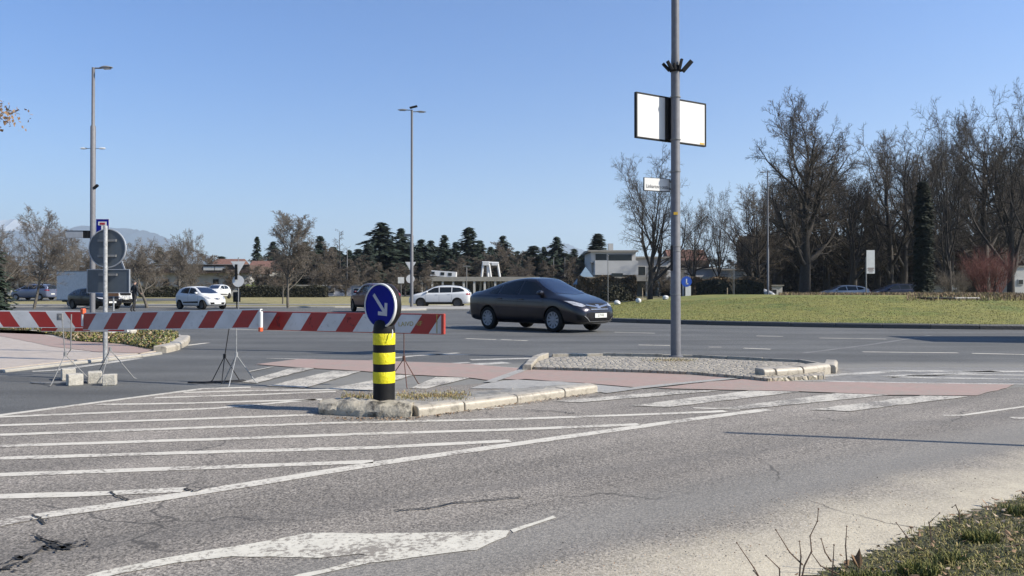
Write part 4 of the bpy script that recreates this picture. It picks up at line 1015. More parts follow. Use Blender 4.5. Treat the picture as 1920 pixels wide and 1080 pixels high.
def build_car(name, label, cat, sp, paint, group=None, rimm=None, detail=True, clad=None, plate_txt=''):
    root = empty(name, (0, 0, 0), 0, label, cat, group)
    st = sp['st']; rows = []
    for (x, zb, w_, zbelt, wt, zt_) in st:
        zm = zb+(zbelt-zb)*.52
        half = [(0, zb), (w_*.80, zb), (w_*.95, zb+.07), (w_*1.0, zm), (w_*.99, zbelt-.12), (w_*.975, zbelt-.035), (w_*.93, zbelt), (wt+(w_*.94-wt)*.06, zt_-.085*min(1, max(.15, (zt_-zbelt)*3))), (wt*.86, zt_-.02*min(1, (zt_-zbelt)*4)), (0, zt_)]
        full = [(x, y, z) for y, z in half]+[(x, -y, z) for y, z in half[-2:0:-1]]
        rows.append(full)
    k = len(rows[0]); mb = MB(); mb.v = [v for r_ in rows for v in r_]
    mb.f = [(i*k+j, i*k+(j+1) % k, (i+1)*k+(j+1) % k, (i+1)*k+j) for i in range(len(rows)-1) for j in range(k)]
    # close the ends with quads
    for base in (0, (len(rows)-1)*k):
        h = k//2
        mb.f.append(tuple(base+j for j in range(k)))
    mb.mi = [0]*len(mb.f)
    o = mb.build('body', paint, root, True)
    m = o.modifiers.new('s', 'SUBSURF'); m.levels = 3 if detail else 2
    me = eval_copy(o); o.modifiers.clear(); o.data = me
    bm = bmesh.new(); bm.from_mesh(me); bvh = BVHTree.FromBMesh(bm)
    # wheel arches
    ra = sp['wr']*1.13; cut = MB()
    for wx in sp['wx']:
        for s in (-1, 1): cut.lathe([(ra, s*(sp['tw']-.22)), (ra, s*(sp['tw']+.5))] if s > 0 else [(ra, s*(sp['tw']+.5)), (ra, s*(sp['tw']-.22))], 40, 'y', (wx, 0, sp['wr']+.01))
    co = cut.build('cut', M['black_plastic'], root)
    bo_ = o.modifiers.new('b', 'BOOLEAN'); bo_.operation = 'DIFFERENCE'; bo_.object = co; bo_.solver = 'EXACT'
    try: bo_.material_mode = 'TRANSFER'
    except Exception: pass
    me = eval_copy(o); o.modifiers.clear()
    if len(me.polygons) > 100: o.data = me
    bpy.data.objects.remove(co)
    o.data.polygons.foreach_set('use_smooth', [True]*len(o.data.polygons))
    try: o.data.set_sharp_from_angle(angle=R(42))
    except Exception: pass
    bm.free()
    def pt(nm, poly, axis, mat, off=.004, both=False, step=.07, par=None):
        mb = MB(); vs, fs = patch(bvh, poly, axis, False, off, step); mb.add(vs, fs)
        if both == 'one': pass
        oo = mb.build(nm, mat, par or root, True) if fs else None
        if both and fs:
            mb = MB(); vs, fs = patch(bvh, poly, axis, True, off, step); mb.add(vs, fs); mb.build(nm, mat, par or root, True)
        return oo
    for q in sp['side']: pt('side_window', q, 'y', M['glass'], .004, True)
    pt('windshield', sp['ws'], '+x', M['windscreen'], .005)
    pt('rear_window', sp['rw'], '-x', M['glass'], .005)
    for q in sp['hl']: pt('headlight', q, '+x', M['lamp_glass'], .006, True, .04)
    for q in sp['tl']: pt('tail_light', q, '-x', M['tail'], .006, True, .04)
    if 'grille' in sp: pt('grille', sp['grille'], '+x', M['black_plastic'], .006, False, .05)
    if 'intake' in sp: pt('lower_intake', sp['intake'], '+x', M['black_plastic'], .006, False, .05)
    if 'fog' in sp: pt('fog_lamp_recess', sp['fog'], '+x', M['black_plastic'], .006, True, .05)
    if 'bars' in sp:
        mb = MB()
        for q in sp['bars']:
            vs, fs = patch(bvh, q, '+x', False, .014, .05); mb.add(vs, fs)
        mb.build('chrome_bar', M['chrome'], root, True)
    if clad:
        for q in sp['clad']: pt('sill_cladding', q, 'y', clad, .008, True)
    if detail:
        mb = MB()
        for l in sp.get('lines', []):
            vs, fs = patch(bvh, stripe(l, .011), 'y', False, .003, .08); mb.add(vs, fs); mb.add([Vector((v.x, -v.y, v.z)) for v in vs], fs)
        mb.build('door_gap', M['black_plastic'], root)
        for hx, hz2 in sp.get('handles', []):
            for s in (1, -1):
                h, nr_, i, d = bvh.ray_cast(Vector((hx, 4*s, hz2)), Vector((0, -s, 0)))
                if h: MB().box((h.x, h.y+s*.012, h.z), (.17, .03, .028)).build('door_handle', paint, root, bevel=.008)
    # plates
    for s, zz in ((1, sp['pz'][0]), (-1, sp['pz'][1])):
        h, nr_, i, d = bvh.ray_cast(Vector((6*s, 0, zz)), Vector((-s, 0, 0)))
        if h:
            p = empty('number_plate', (h.x+s*.02, 0, zz)); p.parent = root; p.rotation_euler = (0, 0, R(90)*s)
            MB().box((0, 0, 0), (.50, .014, .115)).build('plate', M['plate'], p)
            if plate_txt: text_mesh(plate_txt, .095, 'plate_text', M['leaf_ivy'], p, Matrix.Translation((0, -.0085, 0)) @ FACE, .8)
    # mirrors
    for s in (1, -1):
        mx, mz = sp['mir']; h, nr_, i, d = bvh.ray_cast(Vector((mx, 4*s, mz)), Vector((0, -s, 0)))
        if h:
            e = empty('wing_mirror', (mx, h.y, mz)); e.parent = root
            mb = MB(); mb.lathe([(0, -.1), (.055, -.075), (.075, 0), (.06, .07), (0, .09)], 14, 'x', (0, s*.10, .01)); mb.v = [(a, b*1.35-s*.03, c) for a, b, c in mb.v]; mb.build('mirror_shell', sp.get('mirm', paint), e, True)
            MB().box((0, s*.02, -.03), (.06, .08, .03)).build('mirror_arm', M['black_plastic'], e)
    for wx in sp['wx']:
        for s in (1, -1): wheel('wheel', root, wx, s*(sp['tw']-.09), sp['wr'], rimm or M['rim'], sp.get('spokes', 10))
    if 'rails' in sp:
        for s in (1, -1): MB().tube([(x, s*sp['rails'][0], z_) for x, z_ in sp['rails'][1]], .018, 6).build('roof_rail', M['black_plastic'], root, True)
    return root
sedan = dict(st=[(-2.31, .42, .60, .74, .50, .80), (-2.28, .30, .78, .95, .64, 1.04), (-2.20, .24, .85, .99, .68, 1.09), (-1.90, .22, .885, 1.00, .69, 1.115), (-1.78, .21, .895, 1.00, .68, 1.14), (-1.35, .19, .905, .99, .60, 1.29), (-.85, .19, .907, .975, .56, 1.42),
                 (-.15, .19, .907, .955, .58, 1.50), (.28, .19, .907, .94, .575, 1.475), (.42, .19, .907, .94, .58, 1.44), (.85, .19, .905, .93, .62, 1.24), (1.28, .19, .90, .92, .69, 1.035), (1.42, .19, .90, .915, .70, 1.0), (1.75, .20, .89, .85, .68, .92), (2.10, .20, .82, .72, .62, .80), (2.28, .26, .66, .58, .50, .66), (2.33, .34, .5, .50, .40, .56)],
    wr=.325, wx=(-1.33, 1.36), tw=.88,
    side=[[(.92, .985), (.78, 1.14), (.42, 1.33), (.02, 1.385), (-.02, .99)], [(-.09, .99), (-.05, 1.385), (-.45, 1.365), (-.86, 1.27), (-.90, 1.01)], [(-.96, 1.01), (-.93, 1.24), (-1.28, 1.115), (-1.36, 1.04)]],
    ws=[(-.66, 1.04), (-.34, 1.015), (0, 1.0), (.34, 1.015), (.66, 1.04), (.60, 1.22), (.50, 1.415), (.25, 1.435), (-.25, 1.435), (-.50, 1.415), (-.60, 1.22)],
    rw=[(-.58, 1.14), (.58, 1.14), (.46, 1.36), (-.46, 1.36)],
    hl=[[(.47, .70), (.62, .67), (.78, .72), (.84, .83), (.72, .82), (.52, .745)]], tl=[[(.5, .80), (.78, .80), (.82, .97), (.55, .96)]],
    grille=[(-.44, .74), (-.34, .58), (.34, .58), (.44, .74), (.2, .765), (-.2, .765)], bars=[[(-.46, .70), (-.09, .655), (.09, .655), (.46, .70), (.45, .735), (.09, .69), (-.09, .69), (-.45, .735)], [(-.36, .60), (.36, .60), (.37, .615), (-.37, .615)], [(-.07, .63), (.07, .63), (.07, .73), (-.07, .73)], [(-.62, .44), (-.42, .29), (.42, .29), (.62, .44), (.60, .45), (.41, .31), (-.41, .31), (-.60, .45)]],
    intake=[(-.40, .27), (.40, .27), (.46, .40), (.44, .53), (-.44, .53), (-.46, .40)], fog=[(.46, .31), (.74, .34), (.78, .47), (.50, .44)],
    clad=[[(-.86, .19), (.90, .19), (.90, .30), (-.86, .30)]], lines=[[(.98, .30), (1.0, .7), (.96, .95)], [(-.05, .28), (-.04, .96)], [(-.95, .98), (-.95, .7), (-.80, .45), (-.72, .30)], [(1.0, .78), (-.9, .83)], [(.95, .30), (-.7, .29)]],
    handles=[(.12, .865), (-.78, .885)], pz=(.45, .62), mir=(.86, 1.03))
small = dict(st=[(-1.78, .34, .62, .80, .5, .9), (-1.76, .26, .74, .98, .58, 1.12), (-1.6, .22, .80, 1.02, .60, 1.38), (-1.2, .2, .82, 1.02, .6, 1.50), (-.5, .2, .825, 1.0, .62, 1.56), (.1, .2, .825, .98, .61, 1.53), (.55, .2, .825, .96, .64, 1.34), (1.0, .2, .82, .95, .7, 1.06), (1.35, .2, .80, .88, .66, .96), (1.62, .22, .74, .72, .58, .82), (1.76, .28, .62, .58, .5, .68), (1.8, .36, .5, .50, .4, .56)],
    wr=.30, wx=(-1.22, 1.27), tw=.82,
    side=[[(.74, 1.03), (.55, 1.19), (.25, 1.39), (-.2, 1.43), (-.2, 1.04)], [(-.27, 1.04), (-.27, 1.435), (-.8, 1.42), (-1.12, 1.30), (-1.2, 1.10)]],
    ws=[(-.62, 1.08), (0, 1.05), (.62, 1.08), (.55, 1.28), (.48, 1.46), (-.48, 1.46), (-.55, 1.28)], rw=[(-.52, 1.12), (.52, 1.12), (.46, 1.40), (-.46, 1.40)],
    hl=[[(.42, .68), (.56, .66), (.70, .74), (.72, .86), (.6, .86), (.46, .78)]], tl=[[(.55, .85), (.70, .85), (.70, 1.08), (.6, 1.08)]],
    grille=[(-.2, .66), (.2, .66), (.26, .72), (-.26, .72)], intake=[(-.48, .34), (.48, .34), (.55, .47), (-.55, .47)], bars=[[(-.08, .62), (.08, .62), (.08, .76), (-.08, .76)]],
    clad=[[(-.8, .42), (.85, .42), (.85, .54), (-.8, .50)]], lines=[[(.8, .3), (.84, .9)], [(-.24, .3), (-.24, 1.0)]], handles=[(-.1, .93)], pz=(.42, .5), mir=(.66, 1.07))
suv = dict(st=[(-2.26, .45, .62, .9, .5, 1.0), (-2.22, .34, .80, 1.06, .6, 1.2), (-2.0, .27, .89, 1.10, .62, 1.42), (-1.6, .25, .91, 1.09, .63, 1.58), (-.9, .24, .915, 1.07, .64, 1.66), (-.1, .24, .915, 1.05, .64, 1.66), (.4, .24, .915, 1.04, .64, 1.58), (.85, .24, .91, 1.03, .68, 1.34), (1.3, .24, .905, 1.02, .72, 1.12), (1.8, .25, .89, .96, .68, 1.03), (2.12, .26, .82, .82, .62, .9), (2.28, .32, .68, .66, .5, .74), (2.32, .4, .5, .56, .4, .62)],
    wr=.35, wx=(-1.34, 1.36), tw=.90,
    side=[[(1.0, 1.09), (.8, 1.24), (.4, 1.45), (.05, 1.50), (.02, 1.10)], [(-.04, 1.10), (-.02, 1.505), (-.9, 1.51), (-.9, 1.12)], [(-.96, 1.12), (-.96, 1.505), (-1.5, 1.47), (-1.78, 1.34), (-1.86, 1.20)]],
    ws=[(-.66, 1.14), (0, 1.12), (.66, 1.14), (.56, 1.4), (.5, 1.56), (-.5, 1.56), (-.56, 1.4)], rw=[(-.60, 1.14), (.60, 1.14), (.52, 1.52), (-.52, 1.52)],
    hl=[[(.42, .80), (.76, .84), (.80, .95), (.5, .90)]], tl=[[(.45, .94), (.86, .94), (.86, 1.08), (.5, 1.06)]], grille=[(-.42, .62), (.42, .62), (.46, .88), (-.46, .88)], intake=[(-.5, .34), (.5, .34), (.5, .48), (-.5, .48)],
    clad=[[(-1.0, .27), (1.0, .27), (1.0, .42), (-1.0, .42)]], lines=[[(1.0, .34), (1.02, 1.0)], [(0, .34), (0, 1.04)], [(-.93, 1.06), (-.93, .6), (-.8, .34)]], handles=[(.15, .97), (-.75, .99)], pz=(.52, .62), mir=(.92, 1.14),
    rails=(.60, [(-1.5, 1.60), (-1.4, 1.655), (-.6, 1.70), (.1, 1.68), (.25, 1.62)]))
hatch = dict(st=[(-2.10, .42, .6, .85, .5, .95), (-2.06, .30, .80, 1.0, .58, 1.12), (-1.85, .24, .88, 1.02, .6, 1.26), (-1.45, .21, .895, 1.01, .6, 1.40), (-.8, .2, .90, .99, .6, 1.47), (-.1, .2, .90, .97, .6, 1.49), (.4, .2, .90, .95, .58, 1.42), (.85, .2, .90, .94, .64, 1.2), (1.3, .2, .89, .92, .68, 1.0), (1.7, .2, .87, .85, .66, .91), (2.0, .22, .8, .72, .6, .79), (2.14, .28, .66, .6, .5, .67), (2.18, .36, .5, .52, .4, .57)],
    wr=.32, wx=(-1.28, 1.32), tw=.88,
    side=[[(.95, .99), (.78, 1.12), (.42, 1.31), (.02, 1.365), (-.02, 1.0)], [(-.08, 1.0), (-.06, 1.37), (-.86, 1.35), (-.90, 1.03)], [(-.96, 1.03), (-.95, 1.34), (-1.4, 1.25), (-1.62, 1.12)]],
    ws=[(-.62, 1.04), (0, 1.0), (.62, 1.04), (.5, 1.38), (-.5, 1.38)], rw=[(-.56, 1.12), (.56, 1.12), (.48, 1.36), (-.48, 1.36)],
    hl=[[(.47, .68), (.78, .72), (.82, .83), (.55, .78)]], tl=[[(.55, .85), (.80, .85), (.82, 1.02), (.6, 1.02)]], grille=[(-.4, .6), (.4, .6), (.42, .72), (-.42, .72)], intake=[(-.5, .3), (.5, .3), (.45, .44), (-.45, .44)],
    lines=[[(.98, .3), (1.0, .93)], [(-.05, .28), (-.04, .96)], [(-.93, .98), (-.9, .6), (-.75, .3)]], handles=[(.1, .88), (-.78, .9)], pz=(.48, .6), mir=(.86, 1.03))
def stretch(sp, k, kz):
    import copy
    s = copy.deepcopy(sp)
    return s
estate = dict(hatch); estate['st'] = [(-2.38, .42, .6, .9, .5, 1.0), (-2.34, .30, .80, 1.0, .58, 1.18), (-2.15, .24, .88, 1.02, .6, 1.36), (-1.8, .21, .895, 1.01, .6, 1.46)]+hatch['st'][4:]
estate['side'] = hatch['side'][:2]+[[(-.96, 1.03), (-.95, 1.355), (-1.55, 1.36), (-1.95, 1.25), (-2.05, 1.12)]]; estate['rails'] = (.56, [(-1.8, 1.45), (-1.7, 1.50), (-.6, 1.535), (.1, 1.51), (.2, 1.46)])
mpv = dict(suv); mpv['st'] = [(-2.12, .40, .62, .9, .5, 1.1), (-2.10, .30, .80, 1.04, .62, 1.38), (-1.9, .24, .85, 1.05, .64, 1.58)]+[(x, .2, w_*.95, zb, wt, z_) for (x, _, w_, zb, wt, z_) in suv['st'][3:-4]]+[(1.7, .22, .83, .93, .66, 1.0), (2.0, .24, .78, .76, .6, .84), (2.12, .3, .62, .62, .5, .7), (2.16, .38, .5, .54, .4, .6)]
mpv['wr'] = .31; mpv['tw'] = .84; mpv['hl'] = [[(.42, .76), (.70, .80), (.74, .92), (.5, .86)]]
def place(o, x, y, z, h, sc=1): o.location = (x, y, z); o.rotation_euler = (0, 0, R(h)); o.scale = (sc, sc, sc); return o
grey = mat_carpaint('dark_grey_car_paint', (.036, .033, .042), .75, .28, .7); white = mat_carpaint('white_car_paint', (.72, .73, .74), 0); wine = mat_carpaint('dark_red_car_paint', (.08, .006, .012), .3, .3, .3)
silver = mat_carpaint('silver_car_paint', (.45, .46, .48), .5); navy = mat_carpaint('dark_blue_car_paint', (.02, .025, .05), .3); black = mat_carpaint('black_car_paint', (.004, .004, .005), .0, .3, .25); bluesil = mat_carpaint('blue_silver_car_paint', (.20, .23, .33), .4)
c = build_car('saloon_car', 'dark grey saloon car driving round the roundabout towards the right', 'car', sedan, grey, plate_txt='LJ 73-FK', clad=M['black_plastic']); place(c, .82, 22.1, .005, -46); c.scale = (1, 1, 1.05)
c = build_car('small_car', 'small white hatchback with black sill strip on the road beyond the middle barrier board', 'car', small, white, clad=M['black_plastic'], rimm=M['rim_dark']); place(c, (377-960)/FPX*49.6, 49.6, .005, -33)
tw = c
c = build_car('suv_car', 'white SUV with black roof pillars driving away left behind the centre double lamp', 'car', suv, white, clad=M['black_plastic'], rimm=M['rim_dark']); place(c, (826-960)/FPX*55, 55.2, .005, 177)
c = build_car('suv_car', 'dark red SUV half hidden behind the blue arrow sign', 'car', suv, wine, clad=M['black_plastic'], rimm=M['rim_dark']); place(c, (702-960)/FPX*42.5, 42.5, .005, 118)
c = build_car('hatchback_car', 'silver hatchback parked behind the grassy mound, left of the dark estate', 'car', hatch, silver, detail=False); place(c, (1580-960)/FPX*64, 64, .30, 180)
c = build_car('estate_car', 'dark estate car with roof rails behind the mound near the columnar cypress', 'car', estate, navy, detail=False); place(c, (1678-960)/FPX*66, 66, .36, 180, 1.05)
c = build_car('minivan_car', 'blue and silver people carrier parked at the far left behind a bare tree', 'car', mpv, bluesil, detail=False); place(c, (64-960)/FPX*76, 76, TZ(0, 76)+.03, 172)
c = build_car('hatchback_car', 'black hatchback in front of the white box van', 'car', hatch, black, rimm=M['rim_dark'], plate_txt=''); place(c, (178-960)/FPX*50.5, 50.5, .005, -32, .98)
# small cars far behind
far = []
for i, (px, D, rz, lab) in enumerate(((407, 80, -95, 'tiny white car seen end-on just right of the small white hatchback'), (616, 112, -70, 'leftmost of the distant parked white cars left of the dark red SUV'), (634, 116, -110, 'middle one of the distant parked white cars left of the dark red SUV'),
                           (652, 112, -60, 'rightmost of the distant parked white cars left of the dark red SUV'), (1418, 74, -20, 'small pale car glimpsed at the foot of the slim lamp on the right'), (690, 120, 200, 'distant white car just above the dark red SUV'))):
    cc = copy_tree(tw); tag(cc, lab, 'car', 'distant parked cars'); cc.name = 'parked_car'; place(cc, (px-960)/FPX*D, D, TZ(0, D)+.04, rz)
# ------------------------------------------------------------------ box van
def box_van(label, x, y, z, h, boxc=None):
    root = empty('box_van', (x, y, z), R(h), label, 'van')
    MB().box((-1.1, 0, 1.62), (3.7, 2.1, 2.15)).build('cargo_box', boxc or M['white_plastic'], root, bevel=.03)
    mb = MB(); mb.box((-1.1, 0, 2.71), (3.74, 2.14, .04)); mb.box((-1.1, 0, .53), (3.74, 2.14, .05)); mb.build('box_trim', M['galv'], root)
    MB().box((-.6, 0, .44), (5.0, .9, .16)).build('chassis', M['black_plastic'], root)
    prof = [(.8, .35), (.8, 2.15), (1.0, 2.3), (1.55, 2.3), (1.75, 2.2), (2.35, 1.42), (2.95, 1.12), (3.1, .9), (3.12, .45), (3.0, .3)]
    mb = MB(); n = len(prof)
    for yy, k in ((-.98, .93), (-.85, 1), (.85, 1), (.98, .93)):
        mb.v += [(x_, yy*(1 if z_ < 1.3 else .93), z_) for x_, z_ in prof]
    mb.f = [(j*n+i, j*n+(i+1) % n, (j+1)*n+(i+1) % n, (j+1)*n+i) for j in range(3) for i in range(n)]+[tuple(range(n)), tuple(range(3*n, 4*n))]; mb.mi = [0]*len(mb.f)
    mb.build('cab', white, root, bevel=.04)
    mb = MB(); mb.add([(1.80, -.78, 2.145), (1.80, .78, 2.145), (2.34, .84, 1.445), (2.34, -.84, 1.445)], [(0, 1, 2, 3)]); mb.v = [(a+.02, b, c+.012) for a, b, c in mb.v]; mb.build('windshield', M['glass'], root)
    for s in (1, -1):
        mb = MB(); mb.add([(1.02, s*.935, 2.1), (1.68, s*.935, 2.1), (2.2, s*.935, 1.45), (1.02, s*.935, 1.4)], [(0, 1, 2, 3)]); mb.v = [(a, b+s*.012, c) for a, b, c in mb.v]; mb.build('side_window', M['glass'], root)
        MB().box((2.15, s*1.08, 1.5), (.12, .2, .32)).build('wing_mirror', M['black_plastic'], root, bevel=.03)
        MB().box((3.08, s*.72, .92), (.12, .32, .2)).build('headlight', M['lamp_glass'], root, bevel=.03)
    MB().box((3.10, 0, .98), (.06, .9, .18)).build('grille', M['black_plastic'], root); MB().box((3.10, 0, .48), (.10, 1.8, .26)).build('bumper', M['black_plastic'], root, bevel=.04)
    MB().box((3.16, 0, .62), (.02, .5, .11)).build('number_plate', M['plate'], root)
    for wx in (-1.6, 2.25):
        for s in (1, -1): wheel('wheel', root, wx, s*.88, .34, M['rim'], 8)
    return root
box_van('white box van with a tall cargo body behind the round sign back', (176-960)/FPX*56.5, 56.8, .03, -22)
box_van('white box van just outside the right edge casting a long shadow on the road', 15.95, 16.8, .005, 0)
# ------------------------------------------------------------------ man in black
def skinned(name, verts, edges, radii, mat, parent, sub=2, root=0):
    me = bpy.data.meshes.new(name); me.from_pydata(verts, edges, []); o = link_mesh(name, me, parent, mat)
    m = o.modifiers.new('skin', 'SKIN'); m.use_smooth_shade = True
    sv = me.skin_vertices[0].data
    for i, r_ in enumerate(radii):
        sv[i].radius = r_ if isinstance(r_, tuple) else (r_, r_)
        sv[i].use_root = (i == root)
    s = o.modifiers.new('sub', 'SUBSURF'); s.levels = s.render_levels = sub
    nm = eval_copy(o); o.modifiers.clear(); o.data = nm; nm.materials.clear(); nm.materials.append(mat)
    nm.polygons.foreach_set('use_smooth', [True]*len(nm.polygons)); return o
D = 41.5; mx_ = (252-960)/FPX*D
man = empty('person', (mx_, D, .01), R(150), 'man in black jacket and trousers walking away beyond the barrier with bent arms', 'person')
V = [(0, 0, .95), (0, 0, 1.12), (0, .01, 1.32), (0, .0, 1.47), (0, -.01, 1.55),
     (.09, 0, .90), (.11, -.10, .50), (.12, -.02, .10), (.12, -.15, .05),
     (-.09, 0, .90), (-.12, .10, .50), (-.13, .30, .14), (-.13, .20, .04),
     (.19, 0, 1.42), (.27, .06, 1.15), (.22, -.14, 1.02), (-.19, 0, 1.42), (-.28, -.02, 1.15), (-.22, -.20, 1.05)]
Eg = [(0, 1), (1, 2), (2, 3), (3, 4), (0, 5), (5, 6), (6, 7), (7, 8), (0, 9), (9, 10), (10, 11), (11, 12), (3, 13), (13, 14), (14, 15), (3, 16), (16, 17), (17, 18)]
Rd = [(.15, .11), (.14, .105), (.17, .11), (.09, .07), .05, .095, .065, .042, .035, .095, .065, .042, .035, .062, .048, .035, .062, .048, .035]
body = skinned('body', V, Eg, Rd, M['cloth_black'], man)
hv = [(0, 0, 1.52), (0, -.008, 1.60), (0, -.01, 1.68), (0, -.02, 1.74), (0, -.115, 1.655)]
head = skinned('head', hv[:4], [(0, 1), (1, 2), (2, 3)], [.05, (.068, .085), (.078, .095), (.06, .075)], M['skin'], man)
MB().lathe([(0, 0), (.012, .004), (.014, .02), (0, .035)], 8, c=(0, -.112, 1.63)).build('nose', M['skin'], head, True)
for s in (1, -1):
    MB().lathe([(0, -.012), (.022, 0), (0, .012)], 8, 'x', (s*.08, 0, 1.655)).build('ear', M['skin'], head, True)
    MB().lathe([(0, -.008), (.011, 0), (0, .008)], 8, 'y', (s*.032, -.098, 1.672)).build('eye', M['ink'], head, True)
MB().box((0, -.098, 1.602), (.045, .01, .008)).build('mouth', M['red_cap'], head)
mb = MB(); mb.lathe([(.088, 0), (.092, .04), (.08, .085), (.045, .115), (0, .125)], 18, c=(0, .012, 1.665)); mb.v = [(a, b*1.12, c-(.0 if b > 0 else -.012)) for a, b, c in mb.v]; mb.build('hair', M['hair'], man, True)
for (hx2, hy, hz2, s) in ((.22, -.14, 1.02, 1), (-.22, -.20, 1.05, -1)):
    hvv = [(hx2, hy, hz2), (hx2-s*.01, hy-.06, hz2+.01)]; ed = [(0, 1)]; rr = [.028, (.034, .018)]
    for f in range(4):
        b = len(hvv); off_ = (f-1.5)*.018; L = (.030, .036, .033, .026)[f]
        hvv += [(hx2+off_, hy-.09, hz2+.012), (hx2+off_, hy-.09-L, hz2+.002), (hx2+off_, hy-.09-L*1.5, hz2-.018)]; ed += [(1, b), (b, b+1), (b+1, b+2)]; rr += [.0085, .0078, .0065]
    b = len(hvv); hvv += [(hx2-s*.035, hy-.035, hz2+.01), (hx2-s*.05, hy-.065, hz2+.0)]; ed += [(0, b), (b, b+1)]; rr += [.011, .009]
    skinned('hand', hvv, ed, rr, M['skin'], man, 1)
# ================================================================== bare trees
def prisms(name, segs, mat, parent, n=3):
    """segs: array of (p0, p1, r0, r1) -> one mesh of n-sided tubes"""
    a = np.array([s[0] for s in segs]); b = np.array([s[1] for s in segs]); r0 = np.array([s[2] for s in segs]); r1 = np.array([s[3] for s in segs])
    d = b-a; d /= np.linalg.norm(d, axis=1, keepdims=True)+1e-9
    up = np.where(np.abs(d[:, 2:3]) < .9, np.array([[0, 0, 1.]]), np.array([[1., 0, 0]])); u = np.cross(d, up); u /= np.linalg.norm(u, axis=1, keepdims=True)+1e-9; w_ = np.cross(d, u)
    m = len(segs); v = np.zeros((m, 2*n, 3))
    for k in range(n):
        t = 2*math.pi*k/n; o = u*math.cos(t)+w_*math.sin(t); v[:, k] = a+o*r0[:, None]; v[:, n+k] = b+o*r1[:, None]
    base = (np.arange(m)*2*n)[:, None]; q = []
    for k in range(n): q.append(np.concatenate([base+k, base+(k+1) % n, base+n+(k+1) % n, base+n+k], 1))
    q = np.stack(q, 1).reshape(-1); me = bpy.data.meshes.new(name); me.vertices.add(m*2*n); me.vertices.foreach_set('co', v.ravel())
    me.loops.add(len(q)); me.loops.foreach_set('vertex_index', q.astype(np.int32)); me.polygons.add(m*n); me.polygons.foreach_set('loop_start', (np.arange(m*n)*4).astype(np.int32))
    me.materials.append(mat); me.update(calc_edges=True); o = link_mesh(name, me, parent)
    if n > 4: me.polygons.foreach_set('use_smooth', [True]*len(me.polygons))
    return o
def grow(seed, H, r0, cfg):
    """returns lists of segments for limbs and twigs"""
    rg = random.Random(seed); big, small_ = [], []
    def branch(p, d, L, r, lv):
        c = cfg[lv]; ns = c['n']; pts = [p.copy()]; dd = d.copy(); sl = L/ns; rr = [r]
        for i in range(ns):
            j = Vector((rg.gauss(0, 1), rg.gauss(0, 1), rg.gauss(0, 1)))*c['wob']
            dd = (dd+j+Vector((0, 0, c['up']))).normalized(); pts.append(pts[-1]+dd*sl); rr.append(r*(1-(1-c['tap'])*(i+1)/ns))
        (big if lv <= min(2, len(cfg)-2) else small_).extend([(tuple(pts[i]), tuple(pts[i+1]), rr[i], rr[i+1]) for i in range(ns)])
        if lv+1 < len(cfg):
            k = cfg[lv+1]; cnt = max(1, int(c['kids']*(.8+.4*rg.random())))
            for q in range(cnt):
                t = c['t0']+(1-c['t0'])*((q+rg.random()*.8)/cnt); t = min(t, .999); f = t*ns; i = int(f); pp = pts[i].lerp(pts[i+1], f-i)
                dl = (pts[i+1]-pts[i]).normalized(); ax = dl.cross(Vector((rg.gauss(0, 1), rg.gauss(0, 1), rg.gauss(0, .6)))).normalized()
                ang = R(rg.uniform(*k['ang'])); nd = (dl*math.cos(ang)+ax*math.sin(ang)).normalized()
                ln = L*k['len']*(1-k.get('fall', .5)*t)*rg.uniform(.75, 1.2); rb = (rr[i]*(1-(f-i))+rr[i+1]*(f-i))*k['rad']
                branch(pp, nd, ln, max(rb, k.get('rmin', .01)), lv+1)
    branch(Vector((0, 0, 0)), Vector((rg.uniform(-.03, .03), rg.uniform(-.03, .03), 1)).normalized(), H, r0, 0)
    return big, small_
def bare_tree(seed, H, r0, cfg, bark, twig, name='bare_tree'):
    root = empty(name); b, s = grow(seed, H, r0, cfg); prisms('trunk', b, bark, root, 6); prisms('crown', s, twig, root, 3)
    root['bulk'] = 1; del root['bulk']; return root
def cfgA(k1=17, k2=9, k3=7, k4=4, t0=.22, ang=(35, 65), l1=.42, up=.07, rm=.010, w1=.12, t1=.25):
    return [dict(n=12, wob=.05, up=.03, tap=.12, kids=k1, t0=t0), dict(n=9, wob=w1, up=up, tap=.2, kids=k2, t0=t1, ang=ang, len=l1, rad=.55, fall=.38),
            dict(n=6, wob=.16, up=.05, tap=.25, kids=k3, t0=.15, ang=(30, 65), len=.42, rad=.5, rmin=.018, fall=.4), dict(n=4, wob=.2, up=.05, tap=.4, kids=k4, t0=.15, ang=(30, 65), len=.45, rad=.5, rmin=rm*1.1, fall=.3),
            dict(n=2, wob=.2, up=.06, tap=.5, kids=0, t0=0, ang=(25, 60), len=.55, rad=.6, rmin=rm*.8, fall=.3)]
protoA = bare_tree(11, 11.5, .50, cfgA(24, 12, 9, 6, .22, (38, 85), .62, .14, .012, .12), M['bark'], M['twig'])
protoB = bare_tree(12, 10, .42, cfgA(17, 12, 9, 5, .16, (22, 58), .82, .14, .012, .11), M['bark'], M['twig'])
protoC = bare_tree(13, 8, .36, cfgA(12, 12, 9, 6, .12, (18, 58), 1.1, .12, .011, .10), M['bark'], M['twig'])
protoD = bare_tree(14, 10, .42, cfgA(20, 12, 9, 6, .14, (35, 78), .68, .10, .013, .13), M['bark'], M['twig_mid'])
protoE = bare_tree(21, 6.6, .10, cfgA(34, 12, 8, 6, .22, (28, 58), .46, .10, .008, .09), M['bark_grey'], M['twig_grey'])
protoF = bare_tree(22, 6.2, .13, cfgA(18, 12, 9, 6, .24, (30, 68), .70, .08, .009, .13), M['bark_grey'], M['twig_grey'])
protoG = bare_tree(23, 9, .18, cfgA(30, 12, 9, 6, .08, (36, 65), .42, .07, .02, .12), M['bark_grey'], M['twig_brown'])
